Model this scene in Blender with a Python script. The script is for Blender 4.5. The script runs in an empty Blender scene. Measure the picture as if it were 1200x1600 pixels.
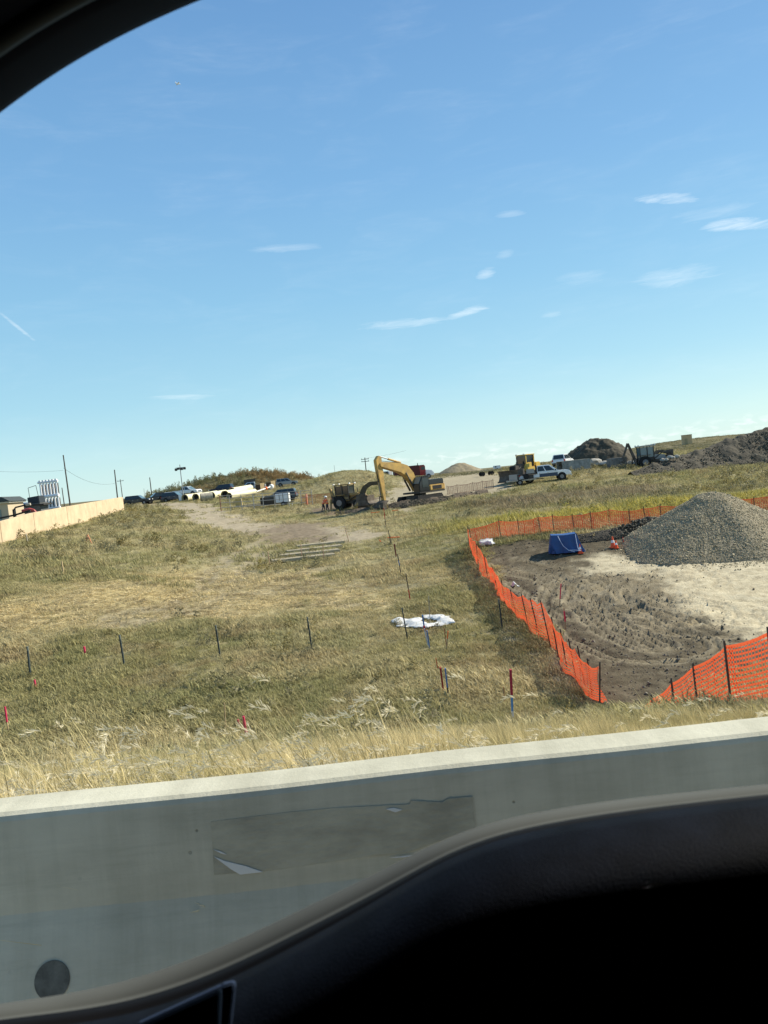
import bpy, bmesh, math, random
import numpy as np
from mathutils import Vector, Matrix
random.seed(7); RNG = np.random.default_rng(7)
S = bpy.context.scene; COL = S.collection
R = math.radians
# ------------------------------------------------------------------ camera, sky, sun, exposure
EYE = 1.75                      # eye height above the road
F = 1155.0; PITCH = math.atan(55/1155); ROLL = R(6.0)
cam_d = bpy.data.cameras.new('camera'); cam = bpy.data.objects.new('camera', cam_d); COL.objects.link(cam)
cam_d.sensor_fit = 'VERTICAL'; cam_d.sensor_height = 36; cam_d.lens = 26
cam_d.clip_start = 0.02; cam_d.clip_end = 20000
FW = Vector((0, math.cos(PITCH), -math.sin(PITCH))); R0 = Vector((1, 0, 0)); U0 = Vector((0, math.sin(PITCH), math.cos(PITCH)))
RT = R0*math.cos(ROLL) - U0*math.sin(ROLL); UP = U0*math.cos(ROLL) + R0*math.sin(ROLL)
cam.matrix_world = Matrix(((RT.x, UP.x, -FW.x, 0), (RT.y, UP.y, -FW.y, 0), (RT.z, UP.z, -FW.z, EYE), (0, 0, 0, 1)))
cam_d.dof.use_dof = True; cam_d.dof.focus_distance = 40; cam_d.dof.aperture_fstop = 14
S.camera = cam
SUN_AZ, SUN_EL = R(70), R(39)   # azimuth measured from +Y towards +X
def ray(px, py): return FW + RT*((px-600)/F) - UP*((py-800)/F)
def at_depth(px, py, Y):
    d = ray(px, py); k = Y/d.y
    return Vector((d.x*k, Y, EYE + d.z*k))

W = bpy.data.worlds.new('World'); S.world = W; W.use_nodes = True
nt = W.node_tree; nt.nodes.clear()
def N(t, typ, **kw):
    n = t.nodes.new(typ)
    for k, v in kw.items(): setattr(n, k, v)
    return n
class Mx:                                    # tiny node-maths helper
    def __init__(s, t): s.t = t
    def __call__(s, op, a, b=None, c=None, clamp=False):
        n = N(s.t, 'ShaderNodeMath', operation=op, use_clamp=clamp)
        for i, v in enumerate((a, b, c)):
            if v is None: continue
            if isinstance(v, (int, float)): n.inputs[i].default_value = v
            else: s.t.links.new(v, n.inputs[i])
        return n.outputs[0]
sky = N(nt, 'ShaderNodeTexSky', sky_type='NISHITA', sun_disc=False, sun_elevation=SUN_EL, sun_rotation=SUN_AZ,
        altitude=300, air_density=1.0, dust_density=0.2, ozone_density=1.5)
tc = N(nt, 'ShaderNodeTexCoord'); sp = N(nt, 'ShaderNodeSeparateXYZ'); nt.links.new(tc.outputs['Generated'], sp.inputs[0])
m = Mx(nt)
az = m('ARCTAN2', sp.outputs[0], sp.outputs[1]); el = m('ARCSINE', sp.outputs[2])
def sky_noise(sx, sy, detail, rough=0.6):
    cb = N(nt, 'ShaderNodeCombineXYZ'); nt.links.new(m('MULTIPLY', az, sx), cb.inputs[0]); nt.links.new(m('MULTIPLY', el, sy), cb.inputs[1])
    n = N(nt, 'ShaderNodeTexNoise'); n.inputs['Scale'].default_value = 1; n.inputs['Detail'].default_value = detail; n.inputs['Roughness'].default_value = rough
    n.inputs['Distortion'].default_value = 0.6
    nt.links.new(cb.outputs[0], n.inputs['Vector']); return n.outputs['Fac']
n1 = sky_noise(22, 170, 7, .68); n2 = sky_noise(7, 26, 4)
def azel(px, py):
    d = ray(px, py).normalized(); return math.atan2(d.x, d.y), math.asin(d.z)
dens = None
STREAKS = [(545, 512, 725, 497, 9, .5), (690, 500, 772, 476, 8, .8), (975, 311, 1110, 308, 9, .75), (1085, 356, 1230, 345, 11, .9), (975, 442, 1140, 420, 18, .4),
           (742, 436, 776, 418, 11, .55), (768, 338, 826, 331, 6, .3), (370, 390, 520, 384, 7, .32), (215, 622, 350, 619, 5, .42), (772, 402, 806, 392, 8, .25),
           (840, 494, 882, 490, 7, .25), (1040, 345, 1200, 318, 12, .25), (860, 440, 960, 425, 12, .22), (-8, 482, 64, 540, 3.2, .5)]
for (x0, y0, x1, y1, h, st) in STREAKS:
    a0, e0 = azel(x0, y0); a1, e1 = azel(x1, y1); ca, ce = (a0+a1)/2, (e0+e1)/2
    L = math.hypot(a1-a0, e1-e0)/2; H2_ = L; cx, cy = (a1-a0)/2/L, (e1-e0)/2/L; hh = h/F*1.3
    da = m('SUBTRACT', az, ca); de = m('SUBTRACT', el, ce)
    u = m('ADD', m('MULTIPLY', da, cx/(L*1.35)), m('MULTIPLY', de, cy/(L*1.35)))
    v = m('ADD', m('MULTIPLY', da, -cy/hh), m('MULTIPLY', de, cx/hh))
    k = m('SUBTRACT', 1, m('ADD', m('MULTIPLY', u, u), m('MULTIPLY', v, v)), clamp=True)
    k = m('MULTIPLY', m('MULTIPLY_ADD', m('SUBTRACT', n1, 1), 1.9, m('MULTIPLY', k, 1.55), clamp=True), st*.55); dens = k if dens is None else m('ADD', dens, k)
# low cumulus band along the horizon, from straight ahead to the right
bn = sky_noise(55, 150, 5, .55); top = m('MULTIPLY_ADD', n2, 0.055, 0.002)
band = m('MULTIPLY', m('MULTIPLY_ADD', el, 90, -.35, clamp=True), m('MULTIPLY', m('SUBTRACT', top, el), 60, clamp=True))
puff = m('MULTIPLY', m('MULTIPLY_ADD', bn, 5.0, -2.35, clamp=True), band)
puff = m('MULTIPLY', puff, m('MULTIPLY_ADD', az, 4.0, .75, clamp=True))
dens = m('ADD', dens, m('MULTIPLY', puff, .42), clamp=True)
thin = m('MULTIPLY', m('MULTIPLY_ADD', n2, 4.0, -1.9, clamp=True), m('MULTIPLY_ADD', n1, 2.2, -.6, clamp=True))      # faint veil of high cirrus
dens = m('ADD', dens, m('MULTIPLY', thin, .06), clamp=True)
elr = N(nt, 'ShaderNodeMapRange'); elr.inputs['From Max'].default_value = 1.2; nt.links.new(el, elr.inputs[0])
sr = N(nt, 'ShaderNodeValToRGB'); nt.links.new(elr.outputs[0], sr.inputs[0]); E_ = sr.color_ramp.elements
SKYC = [(0.0, (.58, .825, .84)), (.035, (.53, .80, .83)), (.105, (.375, .685, .825)), (.2, (.275, .575, .81)), (.31, (.208, .465, .765)), (.47, (.148, .350, .655)), (1.0, (.11, .26, .55))]
while len(E_) < len(SKYC): E_.new(.5)
for i, (p, c) in enumerate(SKYC): E_[i].position = p; E_[i].color = (*c, 1)
hz_ = N(nt, 'ShaderNodeVectorMath', operation='SCALE'); hz_.inputs['Scale'].default_value = 6.9; nt.links.new(sr.outputs[0], hz_.inputs[0])
hsv = N(nt, 'ShaderNodeMix', data_type='RGBA'); hsv.inputs['Factor'].default_value = .8      # clear teal-blue autumn sky over the physical one
nt.links.new(sky.outputs[0], hsv.inputs['A']); nt.links.new(hz_.outputs[0], hsv.inputs['B'])
mixc = N(nt, 'ShaderNodeMix', data_type='RGBA'); nt.links.new(dens, mixc.inputs['Factor']); nt.links.new(hsv.outputs['Result'], mixc.inputs['A'])
mixc.inputs['B'].default_value = (8.5, 8.7, 8.6, 1)
bg = N(nt, 'ShaderNodeBackground'); bg.inputs['Strength'].default_value = 0.10
out = N(nt, 'ShaderNodeOutputWorld'); nt.links.new(mixc.outputs['Result'], bg.inputs['Color']); nt.links.new(bg.outputs[0], out.inputs['Surface'])

sun_d = bpy.data.lights.new('sun', 'SUN'); sun = bpy.data.objects.new('sun', sun_d); COL.objects.link(sun)
sun_d.energy = 5.0; sun_d.angle = R(0.53); sun_d.color = (1.0, 0.92, 0.76)
sdir = Vector((math.cos(SUN_EL)*math.sin(SUN_AZ), math.cos(SUN_EL)*math.cos(SUN_AZ), math.sin(SUN_EL)))
sun.rotation_euler = (-sdir).to_track_quat('-Z', 'Y').to_euler()
S.view_settings.view_transform = 'Standard'; S.view_settings.look = 'None'; S.view_settings.gamma = 1
S.view_settings.use_curve_mapping = False; S.view_settings.exposure = 0.62
S.render.engine = 'CYCLES'; S.cycles.max_bounces = 6; S.cycles.transparent_max_bounces = 8

# ------------------------------------------------------------------ materials
MATS = {}
def mat(name, col, rough=.8, metal=0, noise=0, nscale=4, bump=0, bscale=20, col2=None, spec=.3, transl=0, coat=0, stretch=None):
    if name in MATS: return MATS[name]
    M_ = bpy.data.materials.new(name); M_.use_nodes = True; t = M_.node_tree; b = t.nodes['Principled BSDF']
    b.inputs['Base Color'].default_value = (*col, 1); b.inputs['Roughness'].default_value = rough; b.inputs['Metallic'].default_value = metal
    b.inputs['Specular IOR Level'].default_value = spec; b.inputs['Coat Weight'].default_value = coat
    if noise or bump:
        g = N(t, 'ShaderNodeTexCoord'); src = g.outputs['Object']
        if stretch:
            mp = N(t, 'ShaderNodeMapping'); mp.inputs['Scale'].default_value = stretch; t.links.new(src, mp.inputs[0]); src = mp.outputs[0]
    if noise:
        n = N(t, 'ShaderNodeTexNoise'); n.inputs['Scale'].default_value = nscale; n.inputs['Detail'].default_value = 6; n.inputs['Roughness'].default_value = .65
        t.links.new(src, n.inputs['Vector'])
        r = N(t, 'ShaderNodeValToRGB'); c2 = col2 or tuple(c*(1-noise) for c in col); c1 = tuple(min(1, c*(1+noise*.5)) for c in col) if not col2 else col
        r.color_ramp.elements[0].position = .32; r.color_ramp.elements[1].position = .68
        r.color_ramp.elements[0].color = (*c2, 1); r.color_ramp.elements[1].color = (*c1, 1)
        t.links.new(n.outputs['Fac'], r.inputs[0]); t.links.new(r.outputs[0], b.inputs['Base Color'])
    if bump:
        n = N(t, 'ShaderNodeTexNoise'); n.inputs['Scale'].default_value = bscale; n.inputs['Detail'].default_value = 5
        t.links.new(src, n.inputs['Vector'])
        bp = N(t, 'ShaderNodeBump'); bp.inputs['Strength'].default_value = 1; bp.inputs['Distance'].default_value = bump
        t.links.new(n.outputs['Fac'], bp.inputs['Height']); t.links.new(bp.outputs[0], b.inputs['Normal'])
    if transl:
        tr = N(t, 'ShaderNodeBsdfTranslucent'); mx = N(t, 'ShaderNodeMixShader'); mx.inputs[0].default_value = transl
        if b.inputs['Base Color'].is_linked: t.links.new(b.inputs['Base Color'].links[0].from_socket, tr.inputs[0])
        else: tr.inputs[0].default_value = (*col, 1)
        t.links.new(b.outputs[0], mx.inputs[1]); t.links.new(tr.outputs[0], mx.inputs[2])
        t.links.new(mx.outputs[0], t.nodes['Material Output'].inputs[0])
    MATS[name] = M_; return M_
def grass_mat(name, transl=.35):
    M_ = bpy.data.materials.new(name); M_.use_nodes = True; t = M_.node_tree; b = t.nodes['Principled BSDF']
    a = N(t, 'ShaderNodeAttribute', attribute_type='INSTANCER', attribute_name='tint')
    ge = N(t, 'ShaderNodeNewGeometry'); mr = N(t, 'ShaderNodeMapRange'); mr.inputs['To Min'].default_value = .6; mr.inputs['To Max'].default_value = 1.35
    t.links.new(ge.outputs['Random Per Island'], mr.inputs[0])
    v = N(t, 'ShaderNodeVectorMath', operation='SCALE'); t.links.new(a.outputs['Color'], v.inputs[0]); t.links.new(mr.outputs[0], v.inputs['Scale'])
    b.inputs['Roughness'].default_value = .65; b.inputs['Specular IOR Level'].default_value = .25
    t.links.new(v.outputs[0], b.inputs['Base Color'])
    tr = N(t, 'ShaderNodeBsdfTranslucent'); t.links.new(v.outputs[0], tr.inputs[0])
    mx = N(t, 'ShaderNodeMixShader'); mx.inputs[0].default_value = transl
    t.links.new(b.outputs[0], mx.inputs[1]); t.links.new(tr.outputs[0], mx.inputs[2]); t.links.new(mx.outputs[0], t.nodes['Material Output'].inputs[0])
    return M_
GRASS = grass_mat('grass_blades')
YEL = mat('machine_yellow', (.60, .375, .10), .55, noise=.35, nscale=1.6, col2=(.34, .225, .09))
BLK = mat('black_rubber', (.02, .02, .02), .8, noise=.3, nscale=3)
YEL2 = mat('bright_machine_yellow', (.78, .52, .10), .5, noise=.25, nscale=1.6, col2=(.55, .37, .10))
STEEL = mat('dark_steel', (.07, .065, .06), .55, .4, noise=.4, nscale=2)
MUDSTEEL = mat('muddy_steel', (.12, .10, .08), .8, noise=.5, nscale=2)
RIM = mat('wheel_rim', (.20, .20, .21), .4, .6)
GLASS = mat('dark_glass', (.02, .03, .035), .08, spec=.6)
GLASSL = mat('pale_glass', (.10, .16, .18), .08, spec=.8)
WHITE = mat('white_paint', (.75, .76, .77), .35, coat=.4)
BLACKP = mat('black_paint', (.012, .014, .018), .3, coat=.5)
NAVY = mat('navy_paint', (.015, .022, .05), .3, coat=.5)
GREYP = mat('grey_paint', (.28, .29, .30), .35, .3, coat=.4)
SILVER = mat('silver_paint', (.48, .50, .53), .35, .3, coat=.4)
REDP = mat('red_paint', (.28, .02, .02), .4, coat=.3)
LAMPW = mat('lamp_lens', (.8, .8, .78), .15); LAMPR = mat('red_lens', (.5, .02, .02), .2)
CHROME = mat('bumper_chrome', (.5, .5, .5), .25, .8)
WOOD = mat('pale_wood', (.42, .32, .18), .8, noise=.35, nscale=6)
GWOOD = mat('grey_wood', (.40, .36, .28), .85, noise=.4, nscale=3)
PINK = mat('pink_ribbon', (.62, .05, .13), .6, transl=.3)
REDS = mat('red_paint_marker', (.55, .03, .03), .7); BLUES = mat('blue_marker', (.05, .17, .42), .6); ORG = mat('orange_marker', (.85, .16, .03), .6)
WHT = mat('white_plastic', (.8, .8, .78), .5); TPOST = mat('fence_post_steel', (.035, .05, .05), .7, noise=.3)
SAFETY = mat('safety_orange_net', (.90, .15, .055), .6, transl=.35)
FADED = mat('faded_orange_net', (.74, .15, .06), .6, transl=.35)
PIPE = mat('cream_pipe', (.76, .70, .46), .5, noise=.1, nscale=1)
CONC = mat('pale_concrete', (.42, .38, .31), .85, noise=.25, nscale=2)
TANC = mat('tan_concrete', (.56, .44, .29), .85, noise=.2, nscale=.8)
HIVIS = mat('orange_vest', (.85, .17, .05), .7); SKIN = mat('skin', (.45, .25, .17), .6); TROUSER = mat('dark_trousers', (.03, .035, .05), .9); HAT = mat('white_helmet', (.8, .8, .8), .4)

# ------------------------------------------------------------------ object helpers
def tag(o, label=None, cat=None, group=None, kind=None):
    for k, v in (('label', label), ('category', cat), ('group', group), ('kind', kind)):
        if v: o[k] = v
    return o
def root(name, label, cat, loc=(0, 0, 0), rz=0, group=None):
    o = bpy.data.objects.new(name, None); COL.objects.link(o); o.location = loc; o.rotation_euler = (0, 0, rz); o.empty_display_size = .2
    return tag(o, label, cat, group)
def link(name, me, ma, parent=None):
    o = bpy.data.objects.new(name, me); COL.objects.link(o)
    if ma is not None and not me.materials: me.materials.append(ma)
    if parent: o.parent = parent
    return o
class MB:
    def __init__(s): s.v = []; s.f = []
    def add(s, vs, fs):
        k = len(s.v); s.v += [tuple(v) for v in vs]; s.f += [tuple(i+k for i in f) for f in fs]; return s
    def box(s, c, size, rot=None):
        x, y, z = (a/2 for a in size); vs = [Vector((i*x, j*y, k*z)) for i in (-1, 1) for j in (-1, 1) for k in (-1, 1)]
        if rot is not None: vs = [rot @ v for v in vs]
        return s.add([v+Vector(c) for v in vs], [(0, 1, 3, 2), (4, 6, 7, 5), (0, 4, 5, 1), (2, 3, 7, 6), (0, 2, 6, 4), (1, 5, 7, 3)])
    def prism(s, pts, y0, y1):                   # profile in x-z extruded along y
        n = len(pts); vs = [(x, y0, z) for x, z in pts] + [(x, y1, z) for x, z in pts]
        return s.add(vs, [tuple(range(n))[::-1], tuple(range(n, 2*n))] + [(i, (i+1) % n, n+(i+1) % n, n+i) for i in range(n)])
    def cyl(s, a, b, r0, r1=None, n=10, cap=True):
        a, b = Vector(a), Vector(b); r1 = r0 if r1 is None else r1; d = (b-a).normalized()
        p = d.orthogonal().normalized(); q = d.cross(p); vs = []
        for c, r in ((a, r0), (b, r1)): vs += [c+(p*math.cos(2*math.pi*i/n)+q*math.sin(2*math.pi*i/n))*r for i in range(n)]
        fs = [(i, (i+1) % n, n+(i+1) % n, n+i) for i in range(n)]
        if cap: fs += [tuple(range(n))[::-1], tuple(range(n, 2*n))]
        return s.add(vs, fs)
    def tube(s, pts, r, n=6):
        for a, b in zip(pts[:-1], pts[1:]): s.cyl(a, b, r, n=n)
        return s
    def build(s, name, ma, parent=None, bevel=0, smooth=False):
        me = bpy.data.meshes.new(name); me.from_pydata(s.v, [], s.f)
        bm = bmesh.new(); bm.from_mesh(me); bmesh.ops.recalc_face_normals(bm, faces=bm.faces)
        if bevel:
            es = [e for e in bm.edges if len(e.link_faces) == 2 and e.calc_face_angle(0) > .5]
            bmesh.ops.bevel(bm, geom=es, offset=bevel, segments=2, affect='EDGES', clamp_overlap=True)
        bm.to_mesh(me); bm.free()
        if smooth:
            for p in me.polygons: p.use_smooth = True
        return link(name, me, ma, parent)
def rz3(a): return Matrix.Rotation(a, 3, 'Z')
def ry3(a): return Matrix.Rotation(a, 3, 'Y')
def rx3(a): return Matrix.Rotation(a, 3, 'X')

# ------------------------------------------------------------------ noise
def vnoise(x, y, seed=0):
    xi = np.floor(x).astype(np.int64); yi = np.floor(y).astype(np.int64); fx = x-xi; fy = y-yi
    def h(a, b):
        n = (a*374761393 + b*668265263 + seed*974711) & 0xffffffff
        n = ((n ^ (n >> 13))*1274126177) & 0xffffffff
        return ((n ^ (n >> 16)) & 0xffff)/65535.0
    fx = fx*fx*(3-2*fx); fy = fy*fy*(3-2*fy)
    return (h(xi, yi)*(1-fx)+h(xi+1, yi)*fx)*(1-fy)+(h(xi, yi+1)*(1-fx)+h(xi+1, yi+1)*fx)*fy
def fbm(x, y, o=4, seed=0):
    t = 0; a = .5; s = 0
    for i in range(o): t = t+a*vnoise(x, y, seed+i*17); s += a; a *= .5; x = x*2.03+11.3; y = y*2.03-7.1
    return t/s

# ------------------------------------------------------------------ terrain heights (relative to the eye, metres; rows = distance, columns = bearing)
TY = [2, 3.4, 8, 12.5, 15, 17.5, 20, 25, 30, 40, 44, 46, 50, 65, 85, 105, 140, 180, 240, 350, 600, 1500, 4000]
NEAR = [-1.78, -1.78, -3.2, -4.65, -5.6, -6.4, -6.75, -6.75]
TZ = {
 -1.2: [-5.6, -3.4, -3.0, -2.8, -2.2, -1.3, -1.0, -.6, -.2, .1, .1, 0, 0, -2, -6],
 -.56: [-6.3, -4.2, -3.6, -3.3, -2.6, -1.35, -.95, -.6, -.1, .1, .3, 1, 5, 0, -6],
 -.36: [-6.5, -5.1, -4.7, -4.4, -4.0, -2.6, -1.5, -.85, -.35, .1, .5, 1, 5.5, 0, -6],
 -.26: [-6.5, -5.9, -5.7, -5.5, -5.2, -4.1, -2.7, -1.7, -.5, .3, .6, 1, 1, -2, -6],
 -.12: [-6.5, -6.2, -6.0, -5.9, -5.6, -4.6, -3.4, -2.4, -.5, .75, .9, .5, -2, -4, -6],
 0.0: [-6.6, -6.2, -6.0, -5.9, -5.7, -4.9, -3.3, -2.5, -1.6, -.9, -.7, -1.5, -4, -6, -8],
 .08: [-6.6, -6.0, -5.7, -5.5, -5.2, -4.6, -3.1, -2.3, -1.8, -1.6, -1.4, -2.5, -5, -8, -10],
 .14: [-6.6, -5.9, -5.2, -4.6, -4.5, -4.2, -2.9, -2.1, -1.6, -1.4, -1.3, -3, -6, -9, -12],
 .25: [-6.6, -5.85, -5.1, -4.45, -4.35, -4.0, -2.6, -.75, -.7, -1.2, -2, -3, -5, -9, -12],
 .35: [-6.5, -5.8, -5.1, -4.45, -4.35, -4.0, -2.8, -1.9, -1.0, -1.0, -.8, 1.6, 2, 2, -6],
 .42: [-6.5, -5.8, -5.1, -4.5, -4.4, -4.1, -3.0, -2.2, -1.2, -1.0, -.6, 3.3, 2, 5, 0],
 .54: [-6.5, -5.8, -5.1, -4.5, -4.4, -4.2, -3.2, -2.5, -1.5, -1, -.6, 1.4, 3, 12, 10],
 1.2: [-6.5, -5.8, -5.1, -4.5, -4.4, -4.2, -3.2, -2.5, -1.5, -.5, 1, 3, 7, 12, 10]}
LY = np.arange(math.log(2), math.log(4000)+.02, .02); UG = np.arange(-1.2, 1.2001, .02)
_us = sorted(TZ); _cols = np.array([np.interp(LY, np.log(TY), NEAR+TZ[u]) for u in _us])
_grid = np.array([[np.interp(u, _us, _cols[:, j]) for u in UG] for j in range(len(LY))])
def _blur(a, axis, s):
    k = np.exp(-.5*(np.arange(-8, 9)/s)**2); k /= k.sum(); a = np.moveaxis(a, axis, 0); p = np.pad(a, ((8, 8), (0, 0)), mode='edge')
    return np.moveaxis(sum(k[i]*p[i:i+a.shape[0]] for i in range(17)), 0, axis)
_grid = _blur(_blur(_grid, 0, 1.6), 1, 2.0)
MOUNDS = [(-38, 186, 17, 9, 3.6), (-27, 190, 8, 8, .9), (-3.5, 131, 9, 7, 2.4), (-9, 128, 8, 6, 1.3)]     # x, y, rx, ry, height
def base_h(X, Y):
    X = np.asarray(X, float); Y = np.asarray(Y, float)
    j = np.clip((np.log(np.maximum(Y, 2))-LY[0])/.02, 0, len(LY)-1.001); i = np.clip((X/np.maximum(Y, 2)+1.2)/.02, 0, len(UG)-1.001)
    j0 = j.astype(int); i0 = i.astype(int); fj = j-j0; fi = i-i0
    z = (_grid[j0, i0]*(1-fi)+_grid[j0, i0+1]*fi)*(1-fj)+(_grid[j0+1, i0]*(1-fi)+_grid[j0+1, i0+1]*fi)*fj
    for (mx_, my_, rx_, ry_, h_) in MOUNDS:
        z = z+h_*np.exp(-(((X-mx_)/rx_)**2+((Y-my_)/ry_)**2))
    return z+EYE
def gz(X, Y): return float(base_h(np.array([X]), np.array([Y]))[0])
def at(px, py):
    d = ray(px, py); ys = np.concatenate([np.arange(3, 60, .1), np.arange(60, 400, .5)])
    zz = EYE+ys*(d.z/d.y)-base_h(ys*(d.x/d.y), ys); i = np.argmax(zz < 0)
    if zz[i] >= 0: i = len(ys)-1
    a, b = ys[max(i-1, 0)], ys[i]; t = zz[max(i-1, 0)]/(zz[max(i-1, 0)]-zz[i]+1e-9); y = a+(b-a)*min(max(t, 0), 1)
    x = y*(d.x/d.y); return Vector((x, y, gz(x, y)))
def on(px, py, Y):                              # point on the ground at distance Y under the pixel column
    p = at_depth(px, py, Y); return Vector((p.x, Y, gz(p.x, Y)))
# ------------------------------------------------------------------ ground zones (polygons on the ground, in metres)
def world_poly(px): return np.array([[p.x, p.y] for p in (at(*q) for q in px)])
def sdist(P, X, Y):                              # >0 inside, metres
    n = len(P); d = np.full(X.shape, 1e9); ins = np.zeros(X.shape, bool)
    for i in range(n):
        ax, ay = P[i]; bx, by = P[(i+1) % n]; ex, ey = bx-ax, by-ay
        t = np.clip(((X-ax)*ex+(Y-ay)*ey)/(ex*ex+ey*ey+1e-12), 0, 1)
        d = np.minimum(d, np.hypot(X-ax-t*ex, Y-ay-t*ey))
        c = (ay > Y) != (by > Y); ins ^= c & (X < ex*(Y-ay)/(ey if abs(ey) > 1e-9 else 1e-9)+ax)
    return np.where(ins, d, -d)
def ldist(P, X, Y):
    d = np.full(X.shape, 1e9)
    for i in range(len(P)-1):
        ax, ay = P[i]; bx, by = P[i+1]; ex, ey = bx-ax, by-ay
        t = np.clip(((X-ax)*ex+(Y-ay)*ey)/(ex*ex+ey*ey+1e-12), 0, 1); d = np.minimum(d, np.hypot(X-ax-t*ex, Y-ay-t*ey))
    return d
Z_DIRT = world_poly([(748, 858), (775, 905), (800, 945), (850, 992), (890, 1035), (925, 1078), (960, 1105), (1030, 1095), (1100, 1070), (1190, 1040), (1330, 1010), (1500, 960), (1500, 776), (1200, 808), (1030, 827), (900, 838), (800, 846)])
Z_SAND = world_poly([(908, 872), (1000, 861), (1110, 850), (1400, 830), (1500, 900), (1400, 985), (1210, 1004), (1141, 1002), (1120, 990), (1108, 962), (1046, 945), (1022, 930), (1030, 905), (1010, 890), (930, 894)])
Z_STRAW = world_poly([(-80, 970), (60, 930), (180, 893), (330, 880), (480, 890), (600, 925), (560, 958), (450, 962), (330, 972), (150, 985), (-80, 1005)])
Z_LOT = world_poly([(575, 792), (610, 757), (640, 750), (720, 738.5), (800, 739), (815, 748), (800, 770), (690, 780), (640, 800)])
Z_LOT2 = world_poly([(470, 800), (500, 790), (600, 775), (700, 775), (690, 786), (600, 796), (520, 806)])
Z_YEL = world_poly([(640, 826), (760, 812), (900, 797), (1010, 783), (1200, 768), (1350, 752), (1350, 770), (1200, 786), (1000, 808), (760, 830)])
Z_BROWN = world_poly([(690, 790), (800, 776), (900, 765), (1050, 755), (1050, 772), (900, 787), (760, 802)])
Z_PATCH = world_poly([(395, 832), (440, 815), (520, 820), (530, 838), (470, 850), (410, 850)])
L_ROAD = world_poly([(180, 791), (240, 788), (300, 790), (325, 805), (350, 818), (420, 825), (500, 831), (560, 838)])
L_TRK = world_poly([(440, 838), (400, 858), (372, 876), (352, 900), (335, 925), (290, 950), (200, 968)])
L_TRK2 = world_poly([(372, 876), (440, 905), (560, 915), (660, 910)])
Z_WORN = world_poly([(345, 885), (430, 880), (570, 880), (610, 920), (560, 962), (430, 962), (300, 945), (310, 910)])
L_CUT = world_poly([(560, 975), (660, 990), (790, 985), (870, 1010), (900, 1060)])
ARCS = [world_poly(a) for a in ([(1030, 888), (960, 900), (918, 918), (912, 935), (940, 950), (1020, 960), (1110, 972)], [(1040, 898), (985, 908), (948, 922), (945, 935), (980, 948), (1060, 958)],
                                [(1060, 908), (1010, 915), (985, 928), (1000, 940), (1080, 950), (1160, 955)], [(1200, 925), (1120, 915), (1060, 920), (1040, 930), (1080, 944), (1180, 965)], [(790, 890), (850, 900), (900, 930), (960, 985), (1020, 1010)])]
ss = lambda d, a, b: (lambda t: t*t*(3-2*t))(np.clip((d-a)/(b-a), 0, 1))
def zones(X, Y):
    w = (fbm(X*.35, Y*.35, 3, 5)-.5); w2 = fbm(X*1.7, Y*1.7, 3, 9)-.5
    near = 1/(1+np.exp((Y-70)/4.))                                        # pit only close by
    dirt = ss(sdist(Z_DIRT, X, Y)+w*1.6+w2*1.0, -.35, .35)*near
    sd = sdist(Z_SAND, X, Y)+w*2.2+w2*1.6
    sand = ss(sd, -.5, .8)*near
    straw = ss(sdist(Z_STRAW, X, Y)+w*7+w2*2, -2, 3)
    lot = np.maximum(ss(sdist(Z_LOT, X, Y)+w*5, -1, 2), 0)
    mud = np.maximum(ss(sdist(Z_LOT2, X, Y)+w*4, -1, 1.5), ss(sdist(Z_PATCH, X, Y)+w*5+w2*2, -1, 2)*.75)
    far = ss(Y, 125, 170)*.9; yel = ss(sdist(Z_YEL, X, Y)+w*4, -1.5, 2.5); brn = ss(sdist(Z_BROWN, X, Y)+w*4, -2, 3)
    road = ss(3.0-ldist(L_ROAD, X, Y)*(.7+.0*X)+w*2.4+w2, 0, 1.6)
    t1 = ldist(L_TRK, X, Y); trk = ss(.75-np.abs(t1-1.0)+w2*.7, 0, .5)*.5+ss(2.6-t1+w*2.5, 0, 1.4)*.55
    t2 = ldist(L_TRK2, X, Y); trk = np.maximum(trk, ss(1.2-np.abs(t2-.9)+w2*.8, 0, .9)*.5)
    trk = np.maximum(trk, ss(1.6-ldist(L_CUT, X, Y)+w*2+w2*2, 0, 1.4)*.55*(X > 3))
    trk = np.maximum(trk, ss(sdist(Z_WORN, X, Y)+w*8+w2*3, -1, 3)*.72*ss(fbm(X*.3, Y*1.0, 3, 13), .3, .6))
    return dict(dirt=dirt, sand=sand, straw=straw, lot=lot, mud=mud, yellow=yel, brown=np.maximum(brn, far), road=np.clip(road, 0, 1), track=np.clip(trk, 0, 1), w=w, w2=w2)
def ridge(X, Y, z):
    r = 0
    for A in ARCS:
        d = ldist(A, X, Y)+z['w2']*.10
        for off in (0.0, .34, .68, 1.7, 2.04): r = r+np.exp(-((d-off-.17)/.11)**2)
    return np.clip(r, 0, 1)*z['dirt']*(.5+.6*fbm(X*1.2, Y*1.2, 2, 47))
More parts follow.
